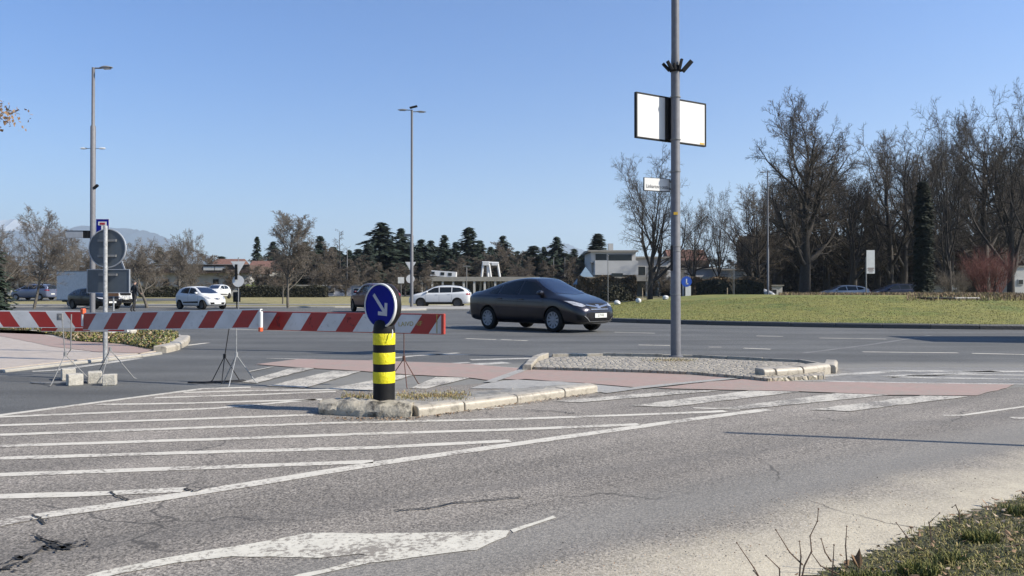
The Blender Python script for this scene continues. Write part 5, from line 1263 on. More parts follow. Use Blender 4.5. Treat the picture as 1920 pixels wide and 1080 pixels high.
protoH = bare_tree(24, 6.0, .14, cfgA(15, 11, 9, 6, .18, (28, 66), .76, .08, .009, .14), M['bark_grey'], M['twig_grey'])
hts = {}
used = set()
def height(p):
    k = p.name
    if k not in hts:
        hts[k] = max(max(v.co.z for v in c.data.vertices) for c in p.children), max(abs(v.co.x) for c in p.children for v in c.data.vertices)
    return hts[k]
def plant(proto, px, ptop, D, label, group, rz=0, wpx=None, z=None, cat='tree', name=None, depth=None):
    zb = TZ(0, D) if z is None else z; h, w0 = height(proto); need = CAMH+(549-ptop)*D/FPX-zb; s = need/h
    if proto.name in used: o = copy_tree(proto)
    else: used.add(proto.name); o = proto
    sx = s if wpx is None else (wpx/2*D/FPX)/w0
    o.location = ((px-960)/FPX*D, D, zb-.03); o.rotation_euler = (0, 0, rz); o.scale = (sx, sx, s)
    tag(o, label, cat, group)
    if name and not o.name.startswith(name): o.name = name
    return o
g1 = 'bare avenue trees beyond the mound'
T = [(protoC, 1218, 268, 72, 'multi-stemmed bare tree left of and behind the tall pole', 1.0, 250), (protoC, 1346, 338, 82, 'smaller forked bare tree in the gap right of the tall pole', 2.2, 105),
     (protoA, 1508, 170, 70, 'huge chestnut with a rounded bare crown standing free at the left of the avenue', .4, 205), (protoD, 1418, 335, 84, 'low bare tree filling in left of the slim lamp', 2.0, 110),
     (protoB, 1598, 262, 78, 'bare tree between the huge chestnut and the banner', 1.1, 150), (protoD, 1668, 225, 80, 'bare tree rising above the white banner', 3.3, 160), (protoB, 1722, 178, 74, 'tall bare tree directly left above the columnar cypress', .2, 165),
     (protoC, 1782, 172, 66, 'leaning wide-forked bare tree immediately right of the cypress', 4.0, 170), (protoA, 1846, 190, 76, 'bare tree above the red-twigged shrub', 5.1, 170), (protoB, 1895, 150, 66, 'tall bare tree second from the right edge', 2.6, 170),
     (protoC, 1950, 128, 60, 'tallest bare tree cut off by the right edge', 1.7, 190), (protoD, 1300, 372, 98, 'thin bare tree showing right beside the tall pole', 1.2, 90)]
for (p, px, pt_, D, lab, rz, w_) in T: plant(p, px, pt_, D, lab, g1, rz, w_*1.2, name='bare_tree')
g2 = 'second row of bare trees'
desc = ['behind the slim lamp', 'behind the left limbs of the huge chestnut', 'behind the trunk of the huge chestnut', 'just right of the huge chestnut trunk', 'behind the silver hatchback', 'behind the white banner', 'behind the dark estate car', 'left of the cypress top', 'right behind the cypress', 'left of the red-twigged shrub', 'behind the red-twigged shrub', 'at the right edge behind the shrub']
for i, dsc in enumerate(desc):
    px = 1410+i*47; plant([protoD, protoA, protoB][i % 3], px, 305-(i % 4)*18+(40 if i < 2 else 0), 92+(i*7) % 13, 'shaded rear-row bare tree '+dsc, g2, i*1.3, 190, name='bare_tree')
g3 = 'dark understorey behind the avenue'
# left and centre deciduous
g4 = 'young roadside trees'
L_ = [(protoF, 64, 383, 50, 'bare tree with the thick trunk before the people carrier', .2, 175, 0.05), (protoH, 12, 415, 62, 'bare tree at the left edge beside the fir', 1.4, 110, None), (protoF, 118, 432, 72, 'bare tree just left of the left lamp', 2.1, 110, None), (protoH, 158, 452, 84, 'low bare tree behind the left lamp pole', .3, 120, None),
      (protoH, 276, 442, 54, 'low spreading bare tree right of the man in black', 3.0, 110, None), (protoF, 361, 425, 58, 'upright bare tree above the small white hatchback', 4.2, 95, None), (protoH, 336, 440, 70, 'thin bare tree left behind the one above the white hatchback', .9, 80, None),
      (protoE, 540, 392, 51, 'slender tall bare tree with a straight trunk in the middle of the lawn', .5, 100, 0.08), (protoE, 530, 470, 66, 'small bare tree tucked behind the slender one on the lawn', 2.5, 60, None), (protoF, 213, 458, 90, 'bare tree showing right of the round sign back', 1.0, 90, None)]
for (p, px, pt_, D, lab, rz, w_, z_) in L_: plant(p, px, pt_, D, lab, g4, rz, w_*1.15, z_, name='bare_tree')
g5 = 'brown leafless trees behind the car park'
B_ = [(440, 433, 112, 'russet cone-shaped leafless tree above the terracotta roof', 82), (590, 468, 120, 'brown leafless tree right of the slender lawn tree', 80), (622, 452, 128, 'brown leafless tree near the larch', 60), (672, 478, 112, 'low brown leafless tree left above the arrow sign', 62), (700, 490, 100, 'low brown leafless tree right above the dark red SUV', 60),
      (760, 492, 104, 'low brown leafless tree behind the white triangle', 70), (812, 488, 118, 'low brown leafless tree over the white low roof', 76), (856, 478, 124, 'brown leafless tree left of the white frame', 60), (906, 470, 130, 'brown leafless tree behind the white frame', 70), (950, 452, 132, 'taller brown leafless tree right of the white frame', 74), (978, 470, 122, 'brown leafless tree above the saloon roof', 60),
      (1064, 480, 118, 'brown leafless tree beside the blue tarpaulin', 54), (1092, 486, 112, 'low brown leafless tree left of the white house', 44), (395, 468, 122, 'brown leafless tree behind the low white building', 80), (310, 470, 118, 'brown leafless tree left behind the low white building', 84), (250, 478, 116, 'brown leafless tree behind the man in black', 80), (90, 470, 120, 'brown leafless tree behind the people carrier', 110), (20, 470, 118, 'brown leafless tree at the far left behind the fir', 110), (168, 480, 118, 'brown leafless tree above the box van', 90),
      (1330, 478, 112, 'brown leafless tree behind the smaller forked tree', 90), (1385, 480, 110, 'brown leafless tree left of the avenue', 80), (1270, 480, 118, 'brown leafless tree hidden by the tall pole', 80), (480, 480, 130, 'brown leafless tree right of the russet one', 60), (736, 500, 96, 'small brown leafless bush-like tree left of the double lamp', 40),
      (612, 492, 92, 'low brown leafless tree behind the right end of the long hedge', 60), (648, 500, 93, 'low brown leafless tree in front of the larch', 60), (795, 500, 92, 'low brown leafless tree right of the double lamp, before the low roof', 50), (980, 496, 104, 'low brown leafless tree behind the saloon roof', 70), (1030, 488, 110, 'brown leafless tree between the two thin poles', 70), (1235, 500, 90, 'low brown leafless tree right of the multi-stemmed one', 60), (350, 492, 98, 'low brown leafless tree in front of the long low building', 70), (290, 490, 97, 'low brown leafless tree in front of the left part of the long low building', 70), (430, 498, 97, 'low brown leafless tree before the terracotta roof', 50), (475, 494, 98, 'low brown leafless tree before the dark shed', 50), (508, 490, 97, 'low brown leafless tree left of the slender lawn tree', 44), (40, 488, 92, 'low brown leafless tree behind the left end of the people carrier', 90), (140, 486, 92, 'low brown leafless tree directly behind the box van', 90)]
for i, (px, pt_, D, lab, w_) in enumerate(B_): plant(protoG, px, pt_, D, lab, g5, i*1.7, w_*1.35, name='leafless_tree')
# ================================================================== conifers
def conifer(seed, H, Rb, mat, shape='spruce', dens=1.0, name='conifer_tree'):
    rg = random.Random(seed); root = empty(name); MB().tube([(0, 0, 0), (0, 0, H*.5), (0, 0, H*.97)], [H*.02, H*.012, .02], 7).build('trunk', M['bark'], root, True)
    vs, fs = [], []
    lv = int(44*dens)
    for i in range(lv):
        t = (i+.5)/lv; z = H*(.04+.95*t)
        if shape == 'spruce': Rr = Rb*(1-t)**.8*(1+.18*math.sin(i*1.9))
        elif shape == 'pine': Rr = Rb*math.sin(min(1, (1-t)*1.5+.06)*math.pi/2)*(.85+.3*math.sin(i*.9+seed))*(.7 if t < .1 else 1)
        else: Rr = Rb*(min(1, (1-t)*4))**.6*(.85+.2*rg.random())
        nb = int((7+7*(1-t))*dens)
        for b in range(nb):
            a = rg.uniform(0, 6.283); L = Rr*rg.uniform(.65, 1.15); ca, sa_ = math.cos(a), math.sin(a); kk = max(2, int(L/.38))
            for k in range(kk):
                f = (k+.6)/kk; r_ = L*f; dz = -.28*L*f*f if shape != 'narrow' else .25*r_
                w_ = (.62+.35*rg.random())*(H/14)*(1.1-.5*f); cx, cy, cz = r_*ca, r_*sa_, z+dz+rg.uniform(-.12, .12)
                for q in range(2):
                    ph = a+rg.uniform(-.9, .9); dx, dy = math.cos(ph)*w_, math.sin(ph)*w_; sx, sy = -math.sin(ph)*w_*.42, math.cos(ph)*w_*.42
                    n = len(vs); vs += [(cx-dx*.3, cy-dy*.3, cz+.06), (cx+sx+dx*.2, cy+sy+dy*.2, cz+rg.uniform(-.15, .05)), (cx+dx, cy+dy, cz-w_*rg.uniform(.1, .6)), (cx-sx+dx*.2, cy-sy+dy*.2, cz-w_*rg.uniform(0, .3))]; fs += [(n, n+1, n+2), (n, n+2, n+3)]
    mb = MB(); mb.v = vs; mb.f = fs; mb.mi = [0]*len(fs)
    me = bpy.data.meshes.new('crown'); me.from_pydata(vs, [], fs); me.materials.append(mat); link_mesh('crown', me, root); return root
cS = conifer(1, 13, 3.0, M['conifer'], 'spruce'); cP = conifer(2, 13, 3.6, M['conifer'], 'pine', 1.1); cN = conifer(3, 13, 1.3, M['conifer'], 'narrow', 1.0); cB = conifer(4, 13, 3.4, M['conifer_b'], 'spruce', 1.1)
g6 = 'conifers behind the car park'
K_ = [(cS, 482, 443, 150, 'small pointed conifer right of the russet tree', 32), (cP, 512, 452, 160, 'dark conifer left behind the slender lawn tree', 44), (cP, 572, 452, 150, 'dark conifer just right of the slender lawn tree', 56), (cS, 600, 442, 155, 'dark conifer with pointed top left of the larch', 52), (cP, 655, 468, 150, 'low dark conifer right of the larch', 40),
      (cP, 716, 416, 135, 'broad tallest conifer above the arrow sign', 88), (cB, 690, 455, 128, 'conifer at the left foot of the broad tallest one', 50), (cP, 752, 427, 140, 'conifer just left of the double lamp', 54), (cP, 790, 448, 145, 'dark conifer right of the double lamp', 58), (cP, 808, 450, 150, 'round-topped conifer second right of the double lamp', 48), (cS, 833, 440, 138, 'sharp-tipped spruce above the white SUV', 50),
      (cP, 854, 453, 145, 'round conifer right of the sharp-tipped spruce', 44), (cN, 879, 425, 140, 'narrow column-like conifer rising above its neighbours', 30), (cP, 900, 450, 146, 'conifer right of the narrow column-like one', 48), (cP, 920, 462, 150, 'low conifer over the white frame', 44), (cP, 943, 441, 160, 'conifer behind the taller brown tree', 50), (cN, 1001, 460, 140, 'slim dark conifer, left of a pair over the saloon', 30), (cP, 1020, 462, 142, 'slim dark conifer, right of a pair over the saloon', 34),
      (cP, 1044, 443, 136, 'bushy conifer in front of the faint mountain', 52), (cS, 1076, 466, 140, 'small conifer left of the white house', 44), (cB, 1122, 437, 128, 'broad conifer rising behind the white house', 74), (cS, -22, 402, 42, 'dark fir cut off by the left edge', 60), (cP, 970, 470, 165, 'distant conifer between the brown trees over the saloon', 46), (cP, 740, 470, 150, 'conifer low behind the double lamp', 60), (cP, 775, 470, 155, 'conifer directly behind the double lamp pole', 60), (cP, 555, 470, 165, 'conifer behind the crown of the slender lawn tree', 60), (cS, 298, 462, 140, 'small dark conifer behind the low spreading tree', 40), (cP, 625, 462, 140, 'dark conifer at the left foot of the larch', 56), (cP, 588, 470, 136, 'dark conifer behind the brown tree right of the lawn tree', 60), (cP, 540, 478, 142, 'dark conifer straight behind the slender lawn tree trunk', 60), (cB, 668, 482, 126, 'low wide conifer above the dark red SUV', 56), (cP, 866, 478, 132, 'low wide conifer at the foot of the narrow column-like one', 60), (cP, 958, 482, 134, 'low wide conifer above the saloon roof', 60), (cP, 1100, 470, 134, 'low wide conifer touching the white house on the left', 50), (cP, 415, 480, 140, 'dark low conifer left of the russet tree', 60), (cB, 576, 462, 172, 'rear-row conifer between the lawn tree and the larch', 60), (cP, 636, 470, 176, 'rear-row conifer directly behind the larch', 60), (cP, 672, 466, 174, 'rear-row conifer left behind the broad tallest one', 56), (cB, 732, 450, 172, 'rear-row conifer right behind the broad tallest one', 60), (cP, 768, 452, 176, 'rear-row conifer behind the top half of the double lamp', 60), (cP, 820, 462, 174, 'rear-row conifer left behind the sharp-tipped spruce', 60), (cB, 846, 466, 178, 'rear-row conifer right behind the sharp-tipped spruce', 60), (cP, 890, 458, 172, 'rear-row conifer behind the narrow column-like one', 60), (cP, 930, 466, 176, 'rear-row conifer right of the white frame top', 60), (cB, 985, 472, 174, 'rear-row conifer left of the slim pair', 56), (cP, 1060, 474, 176, 'rear-row conifer right of the bushy one before the mountain', 50), (cP, 330, 470, 145, 'dark conifer behind the upright bare tree', 50)]
for i, (p, px, pt_, D, lab, w_) in enumerate(K_): plant(p, px, pt_, D, lab, g6, i*.9, w_*1.9, name='conifer_tree')
cy = conifer(8, 13, 1.0, M['cypress'], 'narrow', 1.9, 'cypress_tree'); plant(cy, 1732, 337, 61, 'dark columnar cypress standing among the bare trees', None, 0, 46, name='cypress_tree')
# larch: sparse level tiers
cfgL = [dict(n=12, wob=.01, up=.03, tap=.15, kids=60, t0=.12), dict(n=5, wob=.06, up=.02, tap=.3, kids=7, t0=.2, ang=(70, 95), len=.26, rad=.3, fall=.7), dict(n=3, wob=.15, up=-.05, tap=.5, kids=4, t0=.2, ang=(40, 70), len=.35, rad=.6, rmin=.02, fall=.3), dict(n=2, wob=.2, up=0, tap=.5, kids=0, t0=0, ang=(30, 60), len=.5, rad=.6, rmin=.015, fall=.3)]
lr = bare_tree(31, 13, .2, cfgL, M['bark'], M['twig_grey'], 'larch_tree'); plant(lr, 640, 428, 118, 'leafless larch with level branches left of the broad tallest conifer', None, 0, 66)
# ================================================================== hedges and shrubs
def leafbox(name, c, d, mat, n, s, label, cat='hedge', group=None, seed=0, rz=0, mound=False):
    rg = random.Random(seed); vs, fs = [], []
    for i in range(n):
        x, y, z = rg.uniform(-.5, .5), rg.uniform(-.5, .5), rg.uniform(0, 1)
        if mound:
            k = math.sqrt(max(0, 1-4*(x*x+y*y)))*(.75+.25*math.sin(x*17+seed)*math.cos(y*13)); z = k*(1-rg.random()**2*.7)
            if k <= 0: continue
        else:
            f = rg.random()
            if f < .45: z = 1+rg.uniform(-.06, .05)
            elif f < .8: y = -.5+rg.uniform(-.03, .05)
            else: x = rg.choice((-.5, .5))
            z *= 1+.07*math.sin(x*d[0]*2.1+seed)
        p = Vector((x*d[0], y*d[1], z*d[2])); e_ = Euler((rg.uniform(0, 6.28), rg.uniform(0, 6.28), rg.uniform(0, 6.28))).to_matrix(); q = s*rg.uniform(.6, 1.4); b = len(vs)
        vs += [tuple(p+e_ @ Vector(v)*q) for v in ((-.5, 0, 0), (0, -.35, .1), (.5, 0, 0), (0, .35, .1))]; fs += [(b, b+1, b+2), (b, b+2, b+3)]
    if not mound:
        b = len(vs); w_, dd, h = d[0]/2-.1, d[1]/2-.08, d[2]-.12
        vs += [(sx*w_, sy*dd, z) for z in (0, h) for sy in (-1, 1) for sx in (-1, 1)]; fs += [(b, b+1, b+5, b+4), (b+2, b+3, b+7, b+6), (b, b+2, b+6, b+4), (b+1, b+3, b+7, b+5), (b+4, b+5, b+7, b+6)]
    me = bpy.data.meshes.new(name); me.from_pydata(vs, [], fs); me.materials.append(mat); o = link_mesh(name, me); o.location = c; o.rotation_euler = (0, 0, rz); return tag(o, label, cat, group)
def hedge_px(x0, x1, ytop, D, mat, label, n, s=.22, dep=1.4, mound=False, cat='hedge', seed=0, group=None, name='hedge'):
    zb = TZ(0, D); h = CAMH+(549-ytop)*D/FPX-zb; return leafbox(name, ((x0+x1-1920)/2/FPX*D, D, zb), ((x1-x0)/FPX*D, dep, h), mat, n, s, label, cat, group, seed, 0, mound)
hedge_px(266, 345, 539.5, 88, M['hedge'], 'clipped dark hedge behind the man in black', 2600); hedge_px(450, 612, 537.5, 88, M['hedge'], 'long clipped dark hedge across the far lawn', 5000); 
hedge_px(452, 492, 529, 89.5, M['bush_green'], 'light green bush above the left end of the long clipped hedge', 900, .25, 2.5, True, 'bush', name='bush')
hedge_px(1085, 1190, 522, 76, M['hedge_brown'], 'brown-leaved hedge in front of the white house', 4200, .26, 2.0, seed=2)
hedge_px(1122, 1188, 527, 70, M['hedge'], 'dark rounded shrub in front of the brown-leaved hedge', 1800, .24, 2.5, True, 'shrub', 3, name='shrub')
hedge_px(1298, 1440, 524, 78, M['hedge_brown'], 'brown-leaved hedge right of the tall pole', 5200, .26, 2.0, seed=4); hedge_px(1310, 1425, 530, 72, M['hedge'], 'dark low hedge beneath the smaller forked tree', 4200, .24, 2.0, seed=5)
hedge_px(1395, 2050, 455, 112, M['twig'], 'dark tangled thicket closing off the avenue', 40000, .7, 6, seed=6, cat='thicket', name='thicket')
hedge_px(-80, 300, 522, 125, M['hedge_brown'], 'brown undergrowth strip behind the parked vans', 7000, .45, 3, seed=7, cat='undergrowth', name='undergrowth')
hedge_px(560, 1100, 487, 158, M['conifer'], 'dark undergrowth strip at the feet of the conifers', 20000, .8, 4, seed=8, cat='undergrowth', name='undergrowth')
# dry brown planting on the crown of the mound
rng = np.random.default_rng(12); pts = []
while len(pts) < 15000:
    x, y = rng.uniform(12, 38), rng.uniform(30, 50); u = (x/y)*FPX+960
    d_ = math.hypot(x-MC.x, y-MC.y)
    if u > 1460 and 8.2 < MR-d_ and (y > 36 or u > 1700) and y < 44+rng.normal(): pts.append((x, y, MZ(x, y)-.01))
blades('dry_planting', pts, .05, .22, .03, [M['mulch'], M['blade_c'], M['leaf_dry']], [.6, .2, .2], 1.2, 13)
pts = []
# red-twigged shrub
def twig_shrub(name, px, ptop, D, zb, mat, label, wpx, seed, nst=60):
    h = CAMH+(549-ptop)*D/FPX-zb; rg = random.Random(seed); root = empty(name, ((px-960)/FPX*D, D, zb), 0, label, 'shrub'); segs = []
    W = wpx/2*D/FPX
    def br(p, d, L, r, lv):
        for i in range(4):
            q = p+d*L/4; segs.append((tuple(p), tuple(q), r, r*.8)); r *= .8; p = q; d = (d+Vector((rg.gauss(0, .13), rg.gauss(0, .13), .05))).normalized()
            if lv < 3 and i > 0:
                for k in range(2): br(p, (d+Vector((rg.gauss(0, .45), rg.gauss(0, .45), rg.gauss(.1, .3)))).normalized(), L*.5, r*.7, lv+1)
    for k in range(nst): a = rg.uniform(0, 6.28); t = rg.uniform(.05, 1)*W/h*1.05; br(Vector((math.cos(a)*.25*W, math.sin(a)*.25*W, 0)), Vector((math.cos(a)*t, math.sin(a)*t, 1)).normalized(), h*rg.uniform(.45, .68), .02, 1)
    prisms('stems', segs, mat, root, 3); return root
twig_shrub('red_twig_shrub', 1856, 462, 50, .75, M['twig_red'], 'red-twigged leafless shrub on the mound at the right', 105, 3, 85)
twig_shrub('brown_twig_shrub', 1790, 500, 56, .6, M['twig_brown'], 'low brown leafless shrub between the cypress and the red-twigged shrub', 70, 5, 60)
# saplings with stakes
for px, lab in ((1213, 'thin sapling with a pale stem on the lawn left of the forked tree trunk'), (1372, 'staked young tree at the right end of the brown hedge')):
    e = empty('sapling', ((px-960)/FPX*58, 58, TZ(0, 58)), 0, lab, 'sapling'); b, s = grow(px, 2.6, .03, [dict(n=8, wob=.03, up=.05, tap=.3, kids=14, t0=.4), dict(n=4, wob=.1, up=.1, tap=.4, kids=4, t0=.2, ang=(30, 50), len=.35, rad=.5, fall=.4), dict(n=3, wob=.1, up=.1, tap=.5, kids=0, t0=0, ang=(30, 50), len=.5, rad=.6, rmin=.006, fall=.4)])
    prisms('trunk', b, M['bark_grey'], e, 5); prisms('crown', s, M['twig_grey'], e, 3)
    MB().tube([(-.35, 0, 0), (-.35, 0, 1.5)], .035, 6).build('stake', M['leaf_pale'], e)
# oak branch reaching in at the top left
ok = bare_tree(41, 7.2, .13, cfgA(12, 6, 5, 3, .45, (50, 75), .42, .02, .006, .10), M['bark_grey'], M['twig_brown'], 'oak_tree')
ok.location = (-13.35, 15.5, 0); tag(ok, 'oak with withered brown leaves, only its branch tip showing at the left edge', 'tree')
tw_ = P(14, 214, 14.2); rg = random.Random(3); lim = Vector((-13.3, 15.4, 4.4))-Vector(ok.location); tipv = Vector(P(16, 214, 14.2))-Vector(ok.location)
sg_ = []; p0 = lim
for i in range(8):
    p1 = lim.lerp(tipv, (i+1)/8)+Vector((0, 0, .12*math.sin(i))); sg_.append((tuple(p0), tuple(p1), .035*(1-i/9), .035*(1-(i+1)/9))); p0 = p1
    if i > 2:
        for k in range(3): q = p1+Vector((rg.gauss(0, .18), rg.gauss(0, .18), rg.gauss(0, .16))); sg_.append((tuple(p1), tuple(q), .008, .004))
prisms('limb', sg_, M['bark_grey'], ok, 6)
mb = MB()
for k in range(520):
    t = rg.uniform(.45, 1.0); p = lim.lerp(tipv, t)+Vector((rg.gauss(0, .2), rg.gauss(0, .2), rg.gauss(0, .13)*(1.4-t*.6))); 
    e_ = Euler((rg.uniform(0, 6), rg.uniform(0, 6), rg.uniform(0, 6))).to_matrix(); q = rg.uniform(.05, .10); mb.add([p+e_ @ Vector(v)*q for v in ((-.5, 0, 0), (0, -.3, .1), (.5, 0, 0), (0, .3, .1))], [(0, 1, 2), (0, 2, 3)])
o = mb.build('withered_leaves', M['leaf_dry'], ok); o['kind'] = 'stuff'
# ================================================================== dry stems at the verge
def stem(px, py, pts, label, r=.0035, kids=True):
    x, y = G(px, py, .05); z = VZ(x, y) if pip(x, y, vline) else .01; e = empty('dry_stem', (x, y, z-.005), 0, label, 'dry stem', 'dry stems on the verge')
    s = FPX/y; mb = MB()
    for l in pts:
        q = [((a-px)/s, (i*.3)*.0+((a*7+b*3) % 11-5)*.003, max(0, (py-b)/s)) for i, (a, b) in enumerate(l)]; n = len(q)
        mb.tube(q, [r*(1-.6*i/max(1, n-1)) for i in range(n)], 5)
        for p in q[1:]: mb.lathe([(0, -.004), (.0045, 0), (0, .004)], 6, c=p)
    mb.build('stem', M['stem'], e, True); return e
stem(1497, 1080, [[(1497, 1080), (1507, 1035), (1520, 1008), (1521, 982), (1536, 955), (1538, 932)], [(1506, 1035), (1480, 1010), (1454, 968)], [(1500, 1060), (1502, 1018), (1501, 992)]], 'tall branching dry stem, the highest at the lower right')
stem(1434, 1078, [[(1434, 1078), (1412, 1040), (1384, 998)], [(1434, 1076), (1462, 1068)], [(1425, 1062), (1415, 1050)]], 'dry stem leaning left at the left end of the verge')
stem(1465, 1080, [[(1465, 1080), (1461, 1040), (1438, 1018)]], 'short forked dry stem between the leaning one and the tall branching one')
stem(1560, 1070, [[(1560, 1070), (1561, 1030), (1562, 998)], [(1561, 1032), (1544, 1010), (1540, 988)]], 'upright dry stem right of the tall branching one')
stem(1592, 1048, [[(1592, 1048), (1583, 1000), (1586, 964)]], 'single thin upright dry stem before the pale dust')
stem(1575, 1055, [[(1575, 1055), (1540, 1040), (1521, 1014)]], 'dry stem bent far to the left from the verge edge')
stem(1718, 1003, [[(1718, 1003), (1700, 985), (1678, 958)]], 'dry stem leaning left halfway along the verge')
stem(1746, 998, [[(1746, 998), (1745, 962), (1764, 943)]], 'dry stem with a kink to the right near the grass edge')
stem(1800, 972, [[(1800, 972), (1799, 945), (1791, 930), (1786, 935)]], 'dry stem with a hooked tip farthest along the verge')
stem(1650, 1013, [[(1650, 1013), (1628, 1011)], [(1668, 1016), (1648, 1012)]], 'short dry stick lying on the dust at the grass edge')
x, y = G(1612, 1050, .05); e = empty('dead_leaf', (x, y, VZ(x, y)), 0, 'curled brown dead leaf standing at the verge edge', 'leaf'); mb = MB()
mb.add([(0, 0, 0), (.012, 0, .03), (-.012, .01, .05), (.0, 0, .085), (-.035, .0, .06), (-.02, .01, .02)], [(0, 1, 3), (0, 3, 2), (0, 2, 4), (0, 4, 5)]); mb.build('leaf_blade', M['leaf_dry'], e)
# ================================================================== buildings
def bld(name, x0, x1, ytop, D, dep, wall, label, zb=None, extra=None):
    zb = TZ(0, D) if zb is None else zb; X0, X1 = (x0-960)/FPX*D, (x1-960)/FPX*D; h = CAMH+(549-ytop)*D/FPX-zb
    e = empty(name, ((X0+X1)/2, D, zb), 0, label, 'building'); MB().box((0, dep/2, h/2), (X1-X0, dep, h)).build('wall', wall, e); return e, X1-X0, h
def px2(e, px, D): return (px-960)/FPX*D-e.location.x
def pz2(e, py, D): return CAMH+(549-py)*D/FPX-e.location.z
def win(e, x, z, w_, h, y=-.05, nm='window', fm='wall_white'):
    f = MB().box((x, y+.02, z), (w_+.16, .10, h+.16)).build('window', M[fm], e); MB().box((x, y-.035, z), (w_, .03, h)).build('pane', M['window'], f); return f
# white modern house
D = 105; e, W, h = bld('white_house', 1108, 1192, 472, D, 9, M['wall_white'], 'white two-storey flat-roofed house behind the brown hedge')
MB().box((-.1, 4.2, h+.1), (W+.8, 9.4, .2)).build('flat_roof', M['fascia'], e); MB().box((px2(e, 1150, D), 3, h+.8), (.7, .7, 1.1)).build('chimney', M['wall_white'], e)
win(e, px2(e, 1127, D), pz2(e, 482, D), 1.6, .9); win(e, px2(e, 1162, D), pz2(e, 483, D), 3.4, .9, fm='wall_grey')
MB().box((px2(e, 1126, D), -.05, pz2(e, 503, D)), (2.2, .12, 1.2)).build('loggia_opening', M['window'], e)
MB().box((px2(e, 1152, D), -1.2, pz2(e, 503, D)), (6.0, 2.2, pz2(e, 490, D)-pz2(e, 516, D))).build('terrace_block', M['wall_white'], e)
MB().box((px2(e, 1130, D), -.6, pz2(e, 493, D)), (3.6, 1.2, .15)).build('balcony_slab', M['fascia'], e); MB().box((px2(e, 1153, D), -2.35, pz2(e, 517, D)), (1.5, .08, .6)).build('sign_board', M['window'], e)
e, W, h = bld('white_house', 1190, 1262, 484, 112, 8, M['wall_white'], 'white house seen through the multi-stemmed bare tree'); MB().box((0, 4, h+.12), (W+.8, 8.8, .24)).build('flat_roof', M['fascia'], e)
for px in (1203, 1222, 1243): win(e, px2(e, px, 112), pz2(e, 508, 112), 1.1, 1.3)
e, W, h = bld('garden_building', 1290, 1345, 504, 110, 6, M['wall_grey'], 'low grey building in the gap right of the tall pole'); MB().box((0, 3, h+.1), (W+.6, 6.6, .2)).build('flat_roof', M['fascia'], e); win(e, 0, h*.6, 2.2, .8)
e, W, h = bld('garden_building', 1345, 1400, 507, 108, 6, M['wall_white'], 'low white building at the left end of the avenue'); MB().box((0, 3, h+.1), (W+.6, 6.6, .2)).build('flat_roof', M['fascia'], e); win(e, 0, h*.45, 1.8, .8)
e, W, h = bld('small_house', 1255, 1330, 488, 125, 7, M['roof_brown'], 'brown-roofed house hidden among trees right of the tall pole'); n_ = MB().add([(-W/2, 0, h), (W/2, 0, h), (W/2, 7, h), (-W/2, 7, h), (-W/2, 3.5, h+2), (W/2, 3.5, h+2)], [(0, 1, 5, 4), (2, 3, 4, 5), (0, 4, 3), (1, 2, 5)]).build('roof', M['roof_tile'], e); win(e, 0, h*.5, 2, 1)
# colonnade
def colonnade(x0, x1, ytop, D, label, cols, dep=6):
    zb = TZ(0, D); X0, X1 = (x0-960)/FPX*D, (x1-960)/FPX*D; h = CAMH+(549-ytop)*D/FPX-zb; e = empty('colonnade', ((X0+X1)/2, D, zb), 0, label, 'building')
    MB().box((0, dep/2, h-.28), (X1-X0, dep, .56)).build('roof_slab', M['fascia'], e); MB().box((0, dep-.6, (h-.56)/2), (X1-X0-.4, .3, h-.56)).build('rear_wall', M['wall_grey'], e)
    for i in range(cols): MB().box((-(X1-X0)/2+.3+(X1-X0-.6)*i/(cols-1), .25, (h-.56)/2), (.26, .3, h-.56)).build('column', M['wall_white'], e)
    for i in range(int(cols*.6)): MB().box((-(X1-X0)/2+1.5+(X1-X0-3)*i/max(1, int(cols*.6)-1), dep-.78, (h-.56)*.45), (1.6, .05, (h-.56)*.75)).build('dark_opening', M['window'], e)
    return e
colonnade(786, 1012, 519, 95, 'low colonnaded building with a concrete roof slab behind the white SUV', 12); colonnade(1095, 1400, 519, 96, 'low colonnaded building behind the lawn and the tall pole', 14)
# white frame structure
D = 98; e = empty('steel_gantry', ((922-960)/FPX*D, D, TZ(0, D)), 0, 'white splayed-leg steel frame rising above the low colonnade', 'frame'); z1, z0 = pz2(e, 494, D), 0
for (a, b, yy) in ((899, 906, 0), (917, 914, .2), (925, 916, 1.6), (943, 933, .2)): MB().tube([(px2(e, a, D), yy, z0), (px2(e, b, D), yy, z1)], .15, 8).build('leg', M['white_plastic'], e, True)
MB().box((px2(e, 911, D), 0, z1), (.9, .5, .55)).build('top_box', M['white_plastic'], e, bevel=.05); MB().box((px2(e, 928, D), 0, z1-.08), (.9, .5, .4)).build('top_box', M['white_plastic'], e, bevel=.05)
MB().tube([(px2(e, 904, D), 0, z1+.15), (px2(e, 935, D), 0, z1+.05)], .14, 8).build('top_beam', M['white_plastic'], e, True)
# slanted white roof sign
D = 99; e = empty('roof_box', ((831-960)/FPX*D, D, TZ(0, D)+0), 0, 'slanted white structure with dark windows on the low roof left of the white frame', 'roof structure')
mb = MB(); mb.box((0, 1, pz2(e, 512, D)-.1), (3.4, 2, .75), ry=.07); mb.build('white_box', M['white_plastic'], e); 
for dx in (-1.4, -.1, .9): MB().box((dx, -.02, pz2(e, 512, D)-.1-dx*.07), (.5, .03, .4), ry=.07).build('pane', M['window'], e)
MB().box((0, 1, (pz2(e, 516, D))/2-.1), (2.6, 1.6, pz2(e, 516, D)-.3)).build('base', M['fascia'], e)
